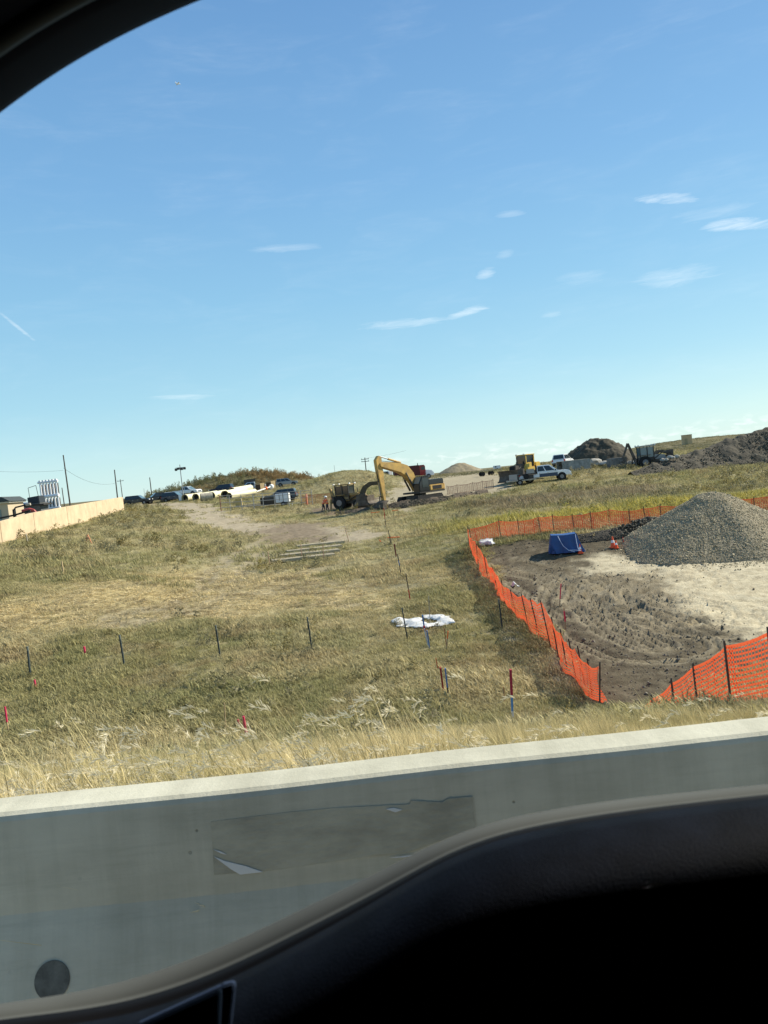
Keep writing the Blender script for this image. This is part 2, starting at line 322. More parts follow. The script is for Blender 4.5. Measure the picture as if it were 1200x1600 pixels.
def relief(X, Y, z):
    bare = np.clip(z['dirt'], 0, 1); sand = z['sand']
    r = (fbm(X*.5, Y*.5, 3, 21)-.5)*.22*(1-bare)+(fbm(X*1.6, Y*1.6, 2, 23)-.5)*.10*(1-bare)
    lum = (fbm(X*2.2, Y*2.2, 4, 31)-.5)
    r = r+bare*(1-.8*sand)*(lum*.13+(fbm(X*4.5, Y*4.5, 3, 35)-.5)*.07)+sand*((fbm(X*.9, Y*2.4, 3, 41)-.5)*.10+(fbm(X*.35+Y*.1, Y*4.5, 3, 43)-.5)*.10)
    for i, A in enumerate(ARCS):                                          # wheel ruts curving through the mud
        d = ldist(A, X, Y)+(z['w2'])*.10
        for off in (0.0, .34, .68, 1.7, 2.04):
            r = r-(.11*np.exp(-((d-off)/.11)**2)-.075*np.exp(-((d-off-.17)/.09)**2))*bare*(.5+.5*(1-sand))
    t1 = ldist(L_TRK, X, Y); r = r-.07*np.exp(-((t1-1.0)/.3)**2)
    return r
# ------------------------------------------------------------------ ground sheet
us = np.concatenate([np.linspace(-1.25, -.60, 26)[:-1], np.arange(-.60, .6001, .0036), np.linspace(.60, 1.25, 26)[1:]])
ys = [2.32]
while ys[-1] < 4000: ys.append(ys[-1]*(1.0058 if 14 < ys[-1] < 62 else 1.013 if ys[-1] < 220 else 1.04))
ys = np.array(ys)
YY, UU = np.meshgrid(ys, us, indexing='ij'); XX = UU*(YY+8)
ZN = zones(XX, YY); ZN['ridge'] = ridge(XX, YY, ZN); HH = base_h(XX, YY)+relief(XX, YY, ZN)*np.clip((YY-3)/6, 0, 1)*np.clip(1.4-YY/180, .3, 1)
nr, nc = XX.shape
me = bpy.data.meshes.new('ground'); me.vertices.add(nr*nc); me.vertices.foreach_set('co', np.stack([XX, YY, HH], -1).astype(np.float32).ravel())
idx = np.arange(nr*nc).reshape(nr, nc); q = np.stack([idx[:-1, :-1], idx[:-1, 1:], idx[1:, 1:], idx[1:, :-1]], -1).reshape(-1, 4)
me.loops.add(q.size); me.loops.foreach_set('vertex_index', q.ravel().astype(np.int32)); me.polygons.add(len(q))
me.polygons.foreach_set('loop_start', (np.arange(len(q))*4).astype(np.int32)); me.polygons.foreach_set('use_smooth', np.ones(len(q), bool))
me.update(); me.validate()
for k in ('dirt', 'sand', 'straw', 'lot', 'mud', 'yellow', 'brown', 'road', 'track', 'ridge'):
    a = me.attributes.new(k, 'FLOAT', 'POINT'); a.data.foreach_set('value', ZN[k].astype(np.float32).ravel())
G = bpy.data.materials.new('field_soil'); G.use_nodes = True; t = G.node_tree; b = t.nodes['Principled BSDF']; b.inputs['Roughness'].default_value = .95; b.inputs['Specular IOR Level'].default_value = .1
tcg = N(t, 'ShaderNodeTexCoord'); g = tcg.outputs['Object']
def nse(s, d=5, r=.6):
    n = N(t, 'ShaderNodeTexNoise'); n.inputs['Scale'].default_value = s; n.inputs['Detail'].default_value = d; n.inputs['Roughness'].default_value = r; t.links.new(g, n.inputs['Vector']); return n.outputs['Fac']
def ramp(src, stops):
    r = N(t, 'ShaderNodeValToRGB'); e = r.color_ramp.elements
    while len(e) < len(stops): e.new(.5)
    for i, (p, c) in enumerate(stops): e[i].position = p; e[i].color = (*c, 1)
    t.links.new(src, r.inputs[0]); return r.outputs[0]
def mixin(fac, a, bb):
    x = N(t, 'ShaderNodeMix', data_type='RGBA')
    if isinstance(fac, str): at_ = N(t, 'ShaderNodeAttribute', attribute_name=fac); fac = at_.outputs['Fac']
    t.links.new(fac, x.inputs['Factor']); t.links.new(a, x.inputs['A']); t.links.new(bb, x.inputs['B']); return x.outputs['Result']
nA, nB, nC = nse(.25, 4), nse(2.2, 6), nse(14, 5)
c = ramp(nB, [(.3, (.16, .145, .078)), (.5, (.24, .212, .11)), (.7, (.34, .295, .16))])
c = mixin('yellow', c, ramp(nB, [(.3, (.22, .18, .045)), (.7, (.34, .28, .07))]))
c = mixin('brown', c, ramp(nB, [(.3, (.095, .085, .045)), (.7, (.17, .145, .075))]))
c = mixin('straw', c, ramp(nB, [(.3, (.22, .175, .085)), (.5, (.37, .30, .15)), (.7, (.50, .41, .22))]))
c = mixin('track', c, ramp(nB, [(.3, (.20, .17, .105)), (.7, (.34, .29, .185))]))
c = mixin('road', c, ramp(nB, [(.3, (.24, .20, .135)), (.7, (.40, .34, .24))]))
c = mixin('mud', c, ramp(nB, [(.3, (.10, .075, .05)), (.7, (.22, .17, .115))]))
c = mixin('lot', c, ramp(nB, [(.3, (.24, .20, .13)), (.7, (.40, .345, .235))]))
c = mixin('dirt', c, ramp(nB, [(.3, (.055, .045, .029)), (.5, (.092, .076, .049)), (.72, (.15, .126, .084))]))
c = mixin('ridge', c, ramp(nB, [(.3, (.15, .128, .085)), (.7, (.28, .24, .165))]))
c = mixin('sand', c, ramp(nB, [(.28, (.27, .23, .155)), (.48, (.43, .375, .255)), (.7, (.54, .48, .335))]))
t.links.new(c, b.inputs['Base Color'])
bp = N(t, 'ShaderNodeBump'); bp.inputs['Distance'].default_value = .05; bp.inputs['Strength'].default_value = .9; t.links.new(nC, bp.inputs['Height']); t.links.new(bp.outputs[0], b.inputs['Normal'])
ground = link('ground', me, G); tag(ground, 'rough grassy field rising from the roadside to a low skyline', kind='structure')
rd = MB().add([(-90, -16, 0), (90, -16, 0), (90, 2.325, 0), (-90, 2.325, 0)], [(0, 1, 2, 3)]).build('road', mat('pale_pavement', (.43, .40, .345), .9, noise=.3, nscale=8, bump=.004, bscale=120))  # unseen paving, made pale so it bounces light onto the barrier face
tag(rd, 'unseen road the car stands on, made pale to bounce light', kind='structure')

# ------------------------------------------------------------------ grass, weeds, clods: instanced ground cover
def blades(n, rad, h, w, lean, seg=2, head=0, rnd=None):
    rnd = rnd or random.Random(1); v = []; f = []; hd = []
    for i in range(n):
        a = rnd.uniform(0, 6.28); r = rad*math.sqrt(rnd.random()); x, y = r*math.cos(a), r*math.sin(a)
        hh = h*rnd.uniform(.55, 1.15); la = rnd.gauss(0, .9); ll = hh*rnd.uniform(.2, 1)*lean; dx, dy = math.cos(la), math.sin(la)
        fa = rnd.uniform(0, 6.28); wx, wy = math.cos(fa)*w/2, math.sin(fa)*w/2; k = len(v)
        for s in range(seg):
            q_ = s/seg; px, py, pz = x+dx*ll*q_*q_, y+dy*ll*q_*q_, hh*q_*(1-.25*lean*q_); ww = 1-q_*.6
            v += [(px-wx*ww, py-wy*ww, pz), (px+wx*ww, py+wy*ww, pz)]
        tip = (x+dx*ll, y+dy*ll, hh*(1-.25*lean)); v.append(tip)
        for s in range(seg-1): f.append((k+2*s, k+2*s+1, k+2*s+3, k+2*s+2))
        f.append((k+2*seg-2, k+2*seg-1, k+2*seg))
        if head and rnd.random() < head:                       # nodding feathery seed head, a spray of fine awns
            hx, hy, hz = tip; L = h*rnd.uniform(.085, .14); dr_ = rnd.uniform(.2, .9); sg_ = rnd.choice((1, 1, -1))*rnd.uniform(.6, 1)
            for i_ in range(16):
                q_ = i_/15; hx, hy, hz = tip[0]+L*q_*.9, tip[1]+L*q_*.3*sg_, tip[2]+L*(.55*q_-dr_*q_*q_); aa = rnd.gauss(.2*sg_, .35); bb = rnd.gauss(.5-1.1*dr_*q_, .35); ee = L*.5; ex = ee*math.cos(aa)*math.cos(bb); ey = ee*math.sin(aa)*math.cos(bb); ez = ee*math.sin(bb)
                k = len(v); v += [(hx, hy, hz), (hx+ex*.5+wx*.5, hy+ey*.5+wy*.5, hz+ez*.6+w*.3), (hx+ex, hy+ey, hz+ez), (hx+ex*.5-wx*.5, hy+ey*.5-wy*.5, hz+ez*.6-w*.3)]; hd.append((k, k+1, k+2, k+3))
    return v, f+hd
def leafy(n, rad, h, s, rnd):
    v = []; f = []
    for i in range(n):
        a = rnd.uniform(0, 6.28); q_ = rnd.random(); r = rad*(rnd.random()**.5)*(1-.5*q_); c_ = Vector((r*math.cos(a), r*math.sin(a), h*q_))
        d = Vector((rnd.gauss(0, 1), rnd.gauss(0, 1), rnd.gauss(.6, .8))).normalized(); e = d.orthogonal().normalized()*s*.35*rnd.uniform(.5, 1.2); d *= s*rnd.uniform(.6, 1.4)
        k = len(v); v += [c_-e*.3, c_+d*.5+e, c_+d, c_+d*.5-e]; f.append((k, k+1, k+2, k+3))
    return v, f
def proto(name, vf, ma):
    me = bpy.data.meshes.new(name); me.from_pydata([tuple(p) for p in vf[0]], [], vf[1]); me.materials.append(ma)
    if ma is GRASS and name == 'tall_tuft':
        me.materials.append(mat('seed_plume', (.74, .68, .50), .7, transl=.45)); nb = [p for p in me.polygons]; H_ = 3*44
        for p in nb[H_:]: p.material_index = 1
    return bpy.data.objects.new(name, me)
def scatter(name, pts, rot, scl, idx, tint, protos, label, parent=None):
    me = bpy.data.meshes.new(name); n = len(pts); me.vertices.add(n); me.vertices.foreach_set('co', np.asarray(pts, np.float32).ravel())
    for k, ty, val in (('rot', 'FLOAT_VECTOR', rot), ('scl', 'FLOAT_VECTOR', scl), ('idx', 'INT', idx), ('tint', 'FLOAT_COLOR', np.concatenate([tint, np.ones((n, 1))], 1))):
        a = me.attributes.new(k, ty, 'POINT'); a.data.foreach_set({'FLOAT_VECTOR': 'vector', 'INT': 'value', 'FLOAT_COLOR': 'color'}[ty], np.asarray(val, np.int32 if ty == 'INT' else np.float32).ravel())
    o = link(name, me, None, parent); o['kind'] = 'stuff'
    if label: o['label'] = label
    ng = bpy.data.node_groups.new(name, 'GeometryNodeTree'); ng.interface.new_socket('Geometry', in_out='INPUT', socket_type='NodeSocketGeometry'); ng.interface.new_socket('Geometry', in_out='OUTPUT', socket_type='NodeSocketGeometry')
    gi = N(ng, 'NodeGroupInput'); go = N(ng, 'NodeGroupOutput'); ip = N(ng, 'GeometryNodeInstanceOnPoints'); gi_ = N(ng, 'GeometryNodeGeometryToInstance')
    for pr in reversed(protos):
        oi = N(ng, 'GeometryNodeObjectInfo'); oi.inputs['Object'].default_value = pr; oi.transform_space = 'ORIGINAL'; ng.links.new(oi.outputs['Geometry'], gi_.inputs[0])
    ng.links.new(gi.outputs[0], ip.inputs['Points']); ng.links.new(gi_.outputs[0], ip.inputs['Instance']); ip.inputs['Pick Instance'].default_value = True
    for k, ty, sk in (('rot', 'FLOAT_VECTOR', 'Rotation'), ('scl', 'FLOAT_VECTOR', 'Scale'), ('idx', 'INT', 'Instance Index')):
        na = N(ng, 'GeometryNodeInputNamedAttribute', data_type=ty); na.inputs[0].default_value = k; ng.links.new(na.outputs[0], ip.inputs[sk])
    ng.links.new(ip.outputs[0], go.inputs[0]); md = o.modifiers.new('scatter', 'NODES'); md.node_group = ng
    return o
rn = random.Random(3)
P_FIELD = [proto('field_tuft', blades(38, .34, .19, .022, 1.1, 2, 0, rn), GRASS) for _ in range(4)]
P_FAR = [proto('far_tuft', blades(38, .60, .27, .045, .8, 1, 0, rn), GRASS) for _ in range(3)]
P_TALL = [proto('tall_tuft', blades(44, .17, .50, .0048, .55, 3, 0 if i_ < 4 else .19, rn), GRASS) for i_ in range(9)]
P_WEED = [proto('weed_clump', leafy(70, .34, .55, .11, rn), GRASS) for _ in range(3)]
P_STRAW = [proto('straw_clump', blades(34, .34, .12, .028, 4.2, 2, 0, rn), GRASS) for _ in range(3)]
def samp(n, y0, y1, u0=-.62, u1=.62, power=1.0):
    Y = (y0**power+(y1**power-y0**power)*RNG.random(n))**(1/power); X = RNG.uniform(u0, u1, n)*(Y+6); return X, Y
def slopez(X, Y, z): return base_h(X, Y)+relief(X, Y, z)*np.clip((Y-3)/6, 0, 1)*np.clip(1.4-Y/180, .3, 1)
def lerp(a, b, k): return np.asarray(a)*(1-k[:, None])+np.asarray(b)*k[:, None]
def lay(name, n, y0, y1, protos, keep, tintf, size, label, power=1.0, tilt=.12, u0=-.62, u1=.62, windrot=True, hs=1.0):
    X, Y = samp(n, y0, y1, u0, u1, power); z = zones(X, Y); ok = RNG.random(n) < keep(X, Y, z); X = X[ok]; Y = Y[ok]; z = {k: v[ok] for k, v in z.items()}; k = len(X)
    tint = np.clip(tintf(X, Y, z), .01, .9)*RNG.uniform(.78, 1.22, (k, 1)); s = size(X, Y, z)*RNG.uniform(.6, 1.35, k)
    rot = np.stack([RNG.normal(0, tilt, k), RNG.normal(0, tilt, k), RNG.normal(math.pi, .5, k) if windrot else RNG.uniform(0, 6.28, k)], 1)
    scl = np.stack([s, s, s*RNG.uniform(.75, 1.25, k)*hs], 1)
    ix = RNG.integers(0, len(protos), k)
    if name == 'embankment_grass': ix = np.where(Y > 4.2, RNG.integers(0, 4, k), ix); scl = scl*np.where(ix >= 4, .93, 1.0)[:, None]
    return scatter(name, np.stack([X, Y, slopez(X, Y, z)-.01], 1), rot, scl, ix, tint, protos, label)
GREEN = (.235, .24, .10); TAN = (.47, .40, .215); OLIVE = (.32, .29, .13); RUST = (.31, .235, .12); STRAWC = (.56, .455, .235); YELW = (.42, .36, .08); DARKW = (.235, .215, .12)
def field_tint(X, Y, z):
    a = ss(fbm(X*.22, Y*.22, 3, 51), .35, .68); c_ = lerp(OLIVE, TAN, a); b_ = ss(fbm(X*.45+9, Y*.45, 3, 57), .5, .75); c_ = lerp(c_, GREEN, b_*.5)
    c_ = lerp(c_, RUST, ss(fbm(X*.6, Y*.6+40, 3, 61), .56, .8)*.6); c_ = lerp(c_, YELW, z['yellow']*.85); c_ = lerp(c_, (.27, .215, .135), z['brown']*.8); return lerp(c_, STRAWC, z['straw']*.85*ss(fbm(X*.2, Y*.9, 3, 66), .32, .6))
bare = lambda z: (1-z['dirt'])*(1-.97*z['road'])*(1-z['lot'])*(1-z['mud']*.9)*(1-.8*np.clip(z['track']*1.1, 0, 1))
lay('embankment_grass', 17000, 2.5, 13.5, P_TALL, lambda X, Y, z: np.clip(1.25-(Y-2.5)/16, .25, 1), lambda X, Y, z: lerp(lerp((.62, .52, .28), (.46, .39, .19), ss(fbm(X*1.1, Y*1.1, 3, 71), .4, .7)), (.30, .29, .12), ss(fbm(X*.8+5, Y*.8, 2, 77), .55, .8)*.6),
    lambda X, Y, z: (.62+.55*fbm(X*.8, Y*.8, 2, 80)-.27*np.clip((X/Y+.05)/.4, 0, 1))*np.where(Y < 3.8, 1.12, .82), 'tall straw coloured grass with nodding seed heads behind the barrier', power=.8)
lay('field_grass', 52000, 11, 48, P_FIELD, lambda X, Y, z: bare(z)*(1-.75*z['straw'])*np.clip(.35+fbm(X*.5, Y*.5, 3, 83), 0, 1), field_tint, lambda X, Y, z: .8+.7*ss(fbm(X*.35, Y*.35, 2, 85), .4, .8)-.2*z['straw'], 'patchy green and tan field grass')
lay('far_grass', 52000, 44, 150, P_FAR, lambda X, Y, z: bare(z)*(1-.7*z['straw'])*np.clip(.35+fbm(X*.3, Y*.3, 3, 83), 0, 1), field_tint, lambda X, Y, z: (.8+.55*ss(fbm(X*.2, Y*.2, 2, 85), .4, .8))*(1+.6*np.maximum(z['yellow'], z['brown']*(Y < 120))), 'olive and yellow grass covering the hill', power=1.5)
lay('flattened_straw', 26000, 24, 80, P_STRAW, lambda X, Y, z: np.maximum(z['straw'], .10*(fbm(X*.5, Y*.5, 2, 88) > .55))*(1-z['dirt'])*(1-z['road']), lambda X, Y, z: lerp((.60, .50, .28), (.30, .24, .13), ss(fbm(X*.25, Y*1.1, 4, 91), .42, .66)), lambda X, Y, z: 1+.4*z['straw'], 'flattened pale straw across the open field')
lay('field_weeds', 10000, 16, 150, P_WEED, lambda X, Y, z: bare(z)*(1-z['straw'])*ss(fbm(X*.16+3, Y*.16, 3, 95)+.10*(X < -.27*Y)+.05*(Y > 70)*(X > 8), .50, .66)*(1-.6*(Y < 40)), lambda X, Y, z: lerp(lerp(DARKW, (.24, .20, .075), ss(fbm(X*.4, Y*.4, 2, 97), .4, .7)), YELW, z['yellow']*.7),
    lambda X, Y, z: .7+.5*fbm(X*.3, Y*.3, 2, 99)-.4*(Y < 42), 'leafy weeds dotted through the field', windrot=False)
# reeds and brush on the mounds of the skyline
def mound_pts(n):
    X, Y = [], []
    for (a, b_, rx, ry, h) in MOUNDS[:2]:
        k = int(n*rx*ry/300); r = np.sqrt(RNG.random(k))*1.25; th = RNG.uniform(0, 6.283, k); X.append(a+rx*r*np.cos(th)); Y.append(b_+ry*r*np.sin(th))
    return np.concatenate(X), np.concatenate(Y)
n = 9000; X, Y = samp(n, 150, 420, -.62, .62, 1.6); k = len(X); hz_t = fbm(X*.03, Y*.03, 3, 121)
scatter('distant_brush', np.stack([X, Y, base_h(X, Y)-.05], 1), np.stack([RNG.normal(0, .1, k), RNG.normal(0, .1, k), RNG.uniform(0, 6.28, k)], 1), np.repeat(RNG.uniform(1.6, 3.4, k)[:, None], 3, 1)*np.array([1, 1, .55]),
        RNG.integers(0, 3, k), np.clip(lerp((.16, .15, .075), (.27, .23, .12), ss(hz_t, .35, .65))*RNG.uniform(.8, 1.2, (k, 1)), .01, 1)*(1-.0*X[:, None]), P_FAR, 'thin olive brush on the distant hills')
X, Y = mound_pts(2600); k = len(X); hot = ss(fbm(X*.12, Y*.12, 3, 103)+.012*(X+34), .42, .62)
scatter('mound_brush', np.stack([X, Y, base_h(X, Y)-.05], 1), np.stack([RNG.normal(0, .1, k), RNG.normal(0, .1, k), RNG.uniform(0, 6.28, k)], 1), np.repeat((RNG.uniform(.8, 1.9, k)*np.where(Y < 150, .6, 1))[:, None], 3, 1)*np.stack([np.ones(k), np.ones(k), RNG.uniform(.7, 1.9, k)], 1),
        RNG.integers(0, 6, k), np.clip(lerp((.17, .165, .075), (.27, .19, .085), hot)*RNG.uniform(.7, 1.3, (k, 1)), .01, 1), P_WEED+P_FAR, 'rusty and green brush on the skyline mounds')
# clods over the mud
def rock(name, ma, sub, amp, seed, flat=.7):
    bm = bmesh.new(); bmesh.ops.create_icosphere(bm, subdivisions=sub, radius=.5); r_ = random.Random(seed)
    for v_ in bm.verts: v_.co *= 1+r_.uniform(-amp, amp); v_.co.z *= flat
    me = bpy.data.meshes.new(name); bm.to_mesh(me); bm.free(); me.materials.append(ma); return bpy.data.objects.new(name, me)
CLODM = grass_mat('clod_soil', 0.0)
P_CLOD = [rock('clod', CLODM, 1, .28, i) for i in range(4)]
n = 17000; X, Y = samp(n, 15, 48, .02, .66); z = zones(X, Y); ok = RNG.random(n) < z['dirt']*(1-.93*z['sand'])*np.clip(fbm(X*.8, Y*.8, 3, 111)*2-.35, .1, 1); X, Y = X[ok], Y[ok]; k = len(X); z = {q_: v_[ok] for q_, v_ in z.items()}
s = np.clip(RNG.lognormal(-3.0, .42, k), .025, .17)
scatter('soil_clods', np.stack([X, Y, slopez(X, Y, z)+s*.1], 1), RNG.uniform(0, 6.28, (k, 3)), np.repeat(s[:, None], 3, 1), RNG.integers(0, 4, k), lerp((.09, .078, .055), (.18, .16, .12), RNG.random(k)**2), P_CLOD, 'dark soil clods strewn over the churned mud')
# ------------------------------------------------------------------ roadside concrete barrier
BT = at_depth(600, 1210, 2.19).z; BY0, BY1 = 2.19, 2.335
cm = bpy.data.materials.new('barrier_concrete'); cm.use_nodes = True; t = cm.node_tree; b = t.nodes['Principled BSDF']; b.inputs['Roughness'].default_value = .85; b.inputs['Specular IOR Level'].default_value = .2
g = N(t, 'ShaderNodeTexCoord').outputs['Object']
mp = N(t, 'ShaderNodeMapping'); mp.inputs['Scale'].default_value = (.5, 1, 1.6); t.links.new(g, mp.inputs[0])
cl = nse(3.0, 8, .65); n_ = t.nodes[cl.node.name]; t.links.new(mp.outputs[0], n_.inputs['Vector'])
c = ramp(cl, [(.28, (.40, .383, .295)), (.52, (.50, .482, .375)), (.75, (.57, .552, .435))])
mp2 = N(t, 'ShaderNodeMapping'); mp2.inputs['Scale'].default_value = (9, 1, .7); t.links.new(g, mp2.inputs[0])
dr = nse(1.0, 5, .7); t.links.new(mp2.outputs[0], dr.node.inputs['Vector'])
x = N(t, 'ShaderNodeMix', data_type='RGBA', blend_type='MULTIPLY'); x.inputs['Factor'].default_value = .55; t.links.new(c, x.inputs['A']); t.links.new(ramp(dr, [(.3, (.72, .72, .70)), (.6, (1, 1, 1))]), x.inputs['B'])
vo = N(t, 'ShaderNodeTexVoronoi'); vo.inputs['Scale'].default_value = 11; t.links.new(g, vo.inputs['Vector'])
hole = N(t, 'ShaderNodeMapRange'); hole.inputs['From Min'].default_value = .035; hole.inputs['From Max'].default_value = .07; t.links.new(vo.outputs['Distance'], hole.inputs[0])
gate = nse(1.7, 2); mg = Mx(t); hz = mg('MAXIMUM', hole.outputs[0], mg('MULTIPLY_ADD', gate, -9, 5.6, clamp=True))
mp3 = N(t, 'ShaderNodeMapping'); mp3.inputs['Scale'].default_value = (.6, 1, 13); t.links.new(g, mp3.inputs[0]); sc_ = nse(1.0, 7, .75); t.links.new(mp3.outputs[0], sc_.node.inputs['Vector'])
xs_ = N(t, 'ShaderNodeMix', data_type='RGBA', blend_type='MULTIPLY'); xs_.inputs['Factor'].default_value = .4; t.links.new(x.outputs['Result'], xs_.inputs['A']); t.links.new(ramp(sc_, [(.36, (.74, .74, .73)), (.5, (1, 1, 1))]), xs_.inputs['B']); x = xs_
x2 = N(t, 'ShaderNodeMix', data_type='RGBA', blend_type='MULTIPLY'); x2.inputs['Factor'].default_value = 1; t.links.new(x.outputs['Result'], x2.inputs['A']); t.links.new(ramp(hz, [(0, (.3, .3, .28)), (1, (1, 1, 1))]), x2.inputs['B'])
t.links.new(x2.outputs['Result'], b.inputs['Base Color'])
fine = nse(60, 6, .7); ad = mg('ADD', mg('MULTIPLY', fine, .5), mg('MULTIPLY', hz, .5)); bp = N(t, 'ShaderNodeBump'); bp.inputs['Distance'].default_value = .004; t.links.new(ad, bp.inputs['Height']); t.links.new(bp.outputs[0], b.inputs['Normal'])
bar = root('concrete_barrier', 'long smooth grey concrete barrier running along the road edge right beside the car', 'barrier', (0, 2.19, 0))
def barrier_body(x0, x1):
    bm = bmesh.new(); nx = int((x1-x0)/.12); prof = [(-.19, 0), (-.19, .10), (-.02, BT-.30), (0, BT-.022), (.006, BT-.008), (.020, BT), (.134, BT), (.145, BT-.012), (.150, BT-.12), (.22, -.1)]
    rows = []
    for i in range(nx+1):
        xx = x0+(x1-x0)*i/nx; wv = .0022*math.sin(xx*2.1)+.0015*math.sin(xx*5.3+1)
        rows.append([bm.verts.new((xx, y+wv*.5, z+(wv if z > .3 else 0))) for y, z in prof])
    for i in range(nx):
        for j in range(len(prof)-1): bm.faces.new((rows[i][j], rows[i+1][j], rows[i+1][j+1], rows[i][j+1]))
    bm.faces.new(rows[0]); bm.faces.new(rows[-1]); bmesh.ops.recalc_face_normals(bm, faces=bm.faces)
    me = bpy.data.meshes.new('barrier_body'); bm.to_mesh(me); bm.free(); return link('barrier_body', me, cm, bar)
barrier_body(-14, 14)
def on_face(px, py):                            # point on the sloping front face of the barrier
    d = ray(px, py); y = 2.19
    for _ in range(8):
        z = EYE+d.z*y/d.y; f_ = -.02*(BT-.022-z)/.278 if z > BT-.30 else -.02-.17*(BT-.30-z)/(BT-.40); y = 2.19+f_
    return Vector((d.x*y/d.y, y, EYE+d.z*y/d.y))
def decal(name, px, ma, off, label=None, th=.0015):
    pts = [on_face(*q_)-Vector((0, 2.19, 0)) for q_ in px]; n = len(pts); mbx = MB()
    mbx.add([(p.x, p.y-off, p.z) for p in pts]+[(p.x, p.y-off+th, p.z) for p in pts], [tuple(range(n)), tuple(range(n, 2*n))[::-1]]+[(i, i+n, (i+1) % n+n, (i+1) % n) for i in range(n)])
    o = mbx.build(name, ma, bar)
    if label: o['label'] = label
    return o
PATCH = mat('patch_grey', (.405, .388, .295), .9, noise=.3, nscale=7, bump=.003, bscale=60, stretch=(.6, 1, 1.4))  # flat patch a little darker than the concrete around it
decal('grey_patch', [(330, 1283), (452, 1268), (520, 1262), (575, 1259), (640, 1256), (642, 1250), (690, 1253), (700, 1247), (738, 1244), (742, 1293), (640, 1330), (560, 1340), (420, 1360), (335, 1366)], PATCH, .0025, 'darker grey rectangle on the face of the concrete')
MARKW = mat('mark_off_white', (.62, .63, .60), .7)  # off-white flat shapes laid over the patch
decal('white_mark', [(335, 1337), (352, 1344), (385, 1352), (411, 1361), (376, 1365), (362, 1357)], MARKW, .005, 'largest white mark in the corner of the patch')
decal('white_mark', [(334, 1326), (345, 1329), (355, 1334), (346, 1332)], MARKW, .005, 'thin white sliver above the largest mark')
decal('white_mark', [(603, 1263), (615, 1261), (628, 1264), (618, 1268)], MARKW, .005, 'small white mark near the top of the patch')
decal('white_mark', [(610, 1339), (640, 1335), (650, 1335), (630, 1338)], MARKW, .005, 'thin white strip at the lower edge of the patch')
hp = on_face(82, 1531)-Vector((0, 2.19, 0))
nf = Vector((0, -(BT-.40), .17)).normalized(); dh = MB().cyl(hp-nf*.02, hp+nf*.003, .052, .052, 28).build('round_spot', mat('spot_dark', (.13, .13, .11), .95, noise=.5, nscale=18), bar); dh['label'] = 'dark round spot low on the barrier'  # flat dark disc set into the sloping face

# ------------------------------------------------------------------ the car we look out of
car_r = root('parked_car', 'dark car interior in the foreground with its door sill and window pillar', 'car', (0, .42, .3))
CI = Vector((0, .42, .3))
PLA = mat('black_plastic', (.004, .0055, .010), .7, noise=.5, nscale=30, bump=.0004, bscale=700, spec=.05)
LIN = mat('dark_lining', (.004, .005, .008), .95, spec=.05); SEAL = mat('rubber_seal', (.006, .006, .007), .7, spec=.1)
BELT = mat('sill_paint', (.105, .112, .108), .9, spec=.03, noise=.12, nscale=14, stretch=(.4, 1, 1))
def crv(pts, n=70):
    P = np.array(pts, float); t_ = np.concatenate([[0], np.cumsum(np.hypot(np.diff(P[:, 0]), np.diff(P[:, 1])))]); q_ = np.linspace(0, t_[-1], n)
    X_ = np.interp(q_, t_, P[:, 0]); Y_ = np.interp(q_, t_, P[:, 1]); k = np.ones(7)/7
    for _ in range(2):
        X_ = np.convolve(np.pad(X_, 3, mode='reflect', reflect_type='odd'), k, 'valid'); Y_ = np.convolve(np.pad(Y_, 3, mode='reflect', reflect_type='odd'), k, 'valid')
    return list(zip(X_, Y_))
def loft(name, curves, ma, th=.006, smooth=True):            # curves: list of (pixel curve, distance, drop in metres)
    rows = [[at_depth(x_, y_, D)-CI+Vector((0, 0, dz)) for x_, y_ in cv] for cv, D, dz in curves]; n = len(rows[0]); m_ = MB()
    m_.add([p for r_ in rows for p in r_], [(i*n+j, i*n+j+1, (i+1)*n+j+1, (i+1)*n+j) for i in range(len(rows)-1) for j in range(n-1)])
    o = m_.build(name, ma, car_r, smooth=smooth); md = o.modifiers.new('thickness', 'SOLIDIFY'); md.thickness = th; md.offset = 0; return o
up = crv([(-1500, 1740), (-700, 1656), (-220, 1602), (-100, 1586), (0, 1567), (100, 1556), (200, 1534), (300, 1499), (400, 1457), (500, 1405), (600, 1361), (650, 1331), (700, 1303), (775, 1281), (900, 1258), (1000, 1246), (1200, 1226), (1400, 1208), (2800, 1090)], 200)
lo = crv([(-1500, 1764), (-700, 1680), (-220, 1626), (-100, 1612), (0, 1594), (100, 1585), (200, 1570), (300, 1539), (400, 1495), (500, 1442), (600, 1393), (650, 1362), (700, 1331), (775, 1304), (900, 1280), (1000, 1266), (1200, 1243), (1400, 1224), (2800, 1106)], 200)
pn = crv([(-1500, 1788), (-700, 1704), (-220, 1650), (-100, 1638), (0, 1622), (100, 1612), (200, 1597), (300, 1566), (400, 1520), (500, 1466), (600, 1412), (650, 1378), (700, 1346), (775, 1317), (900, 1293), (1000, 1278), (1200, 1254), (1400, 1234), (2800, 1116)], 200)
off = lambda c_, dx, dy: [(x_+dx, y_+dy) for x_, y_ in c_]
mid = lambda a_, b_, k: [(p[0]*(1-k)+q_[0]*k, p[1]*(1-k)+q_[1]*k) for p, q_ in zip(a_, b_)]
loft('outer_sill', [(up, .475, -.16), (up, .475, -.004), (mid(up, lo, .08), .468, 0), (mid(up, lo, .75), .458, 0), (mid(up, lo, .82), .456, -.0015), (mid(up, lo, .9), .455, 0), (lo, .452, -.002)], BELT, .002)
loft('window_seal', [(mid(up, lo, .93), .449, -.004), (lo, .446, 0), (mid(lo, pn, .45), .440, 0), (mid(lo, pn, .7), .437, -.002), (pn, .434, 0), (off(pn, 0, 6), .428, -.006)], SEAL, .002)
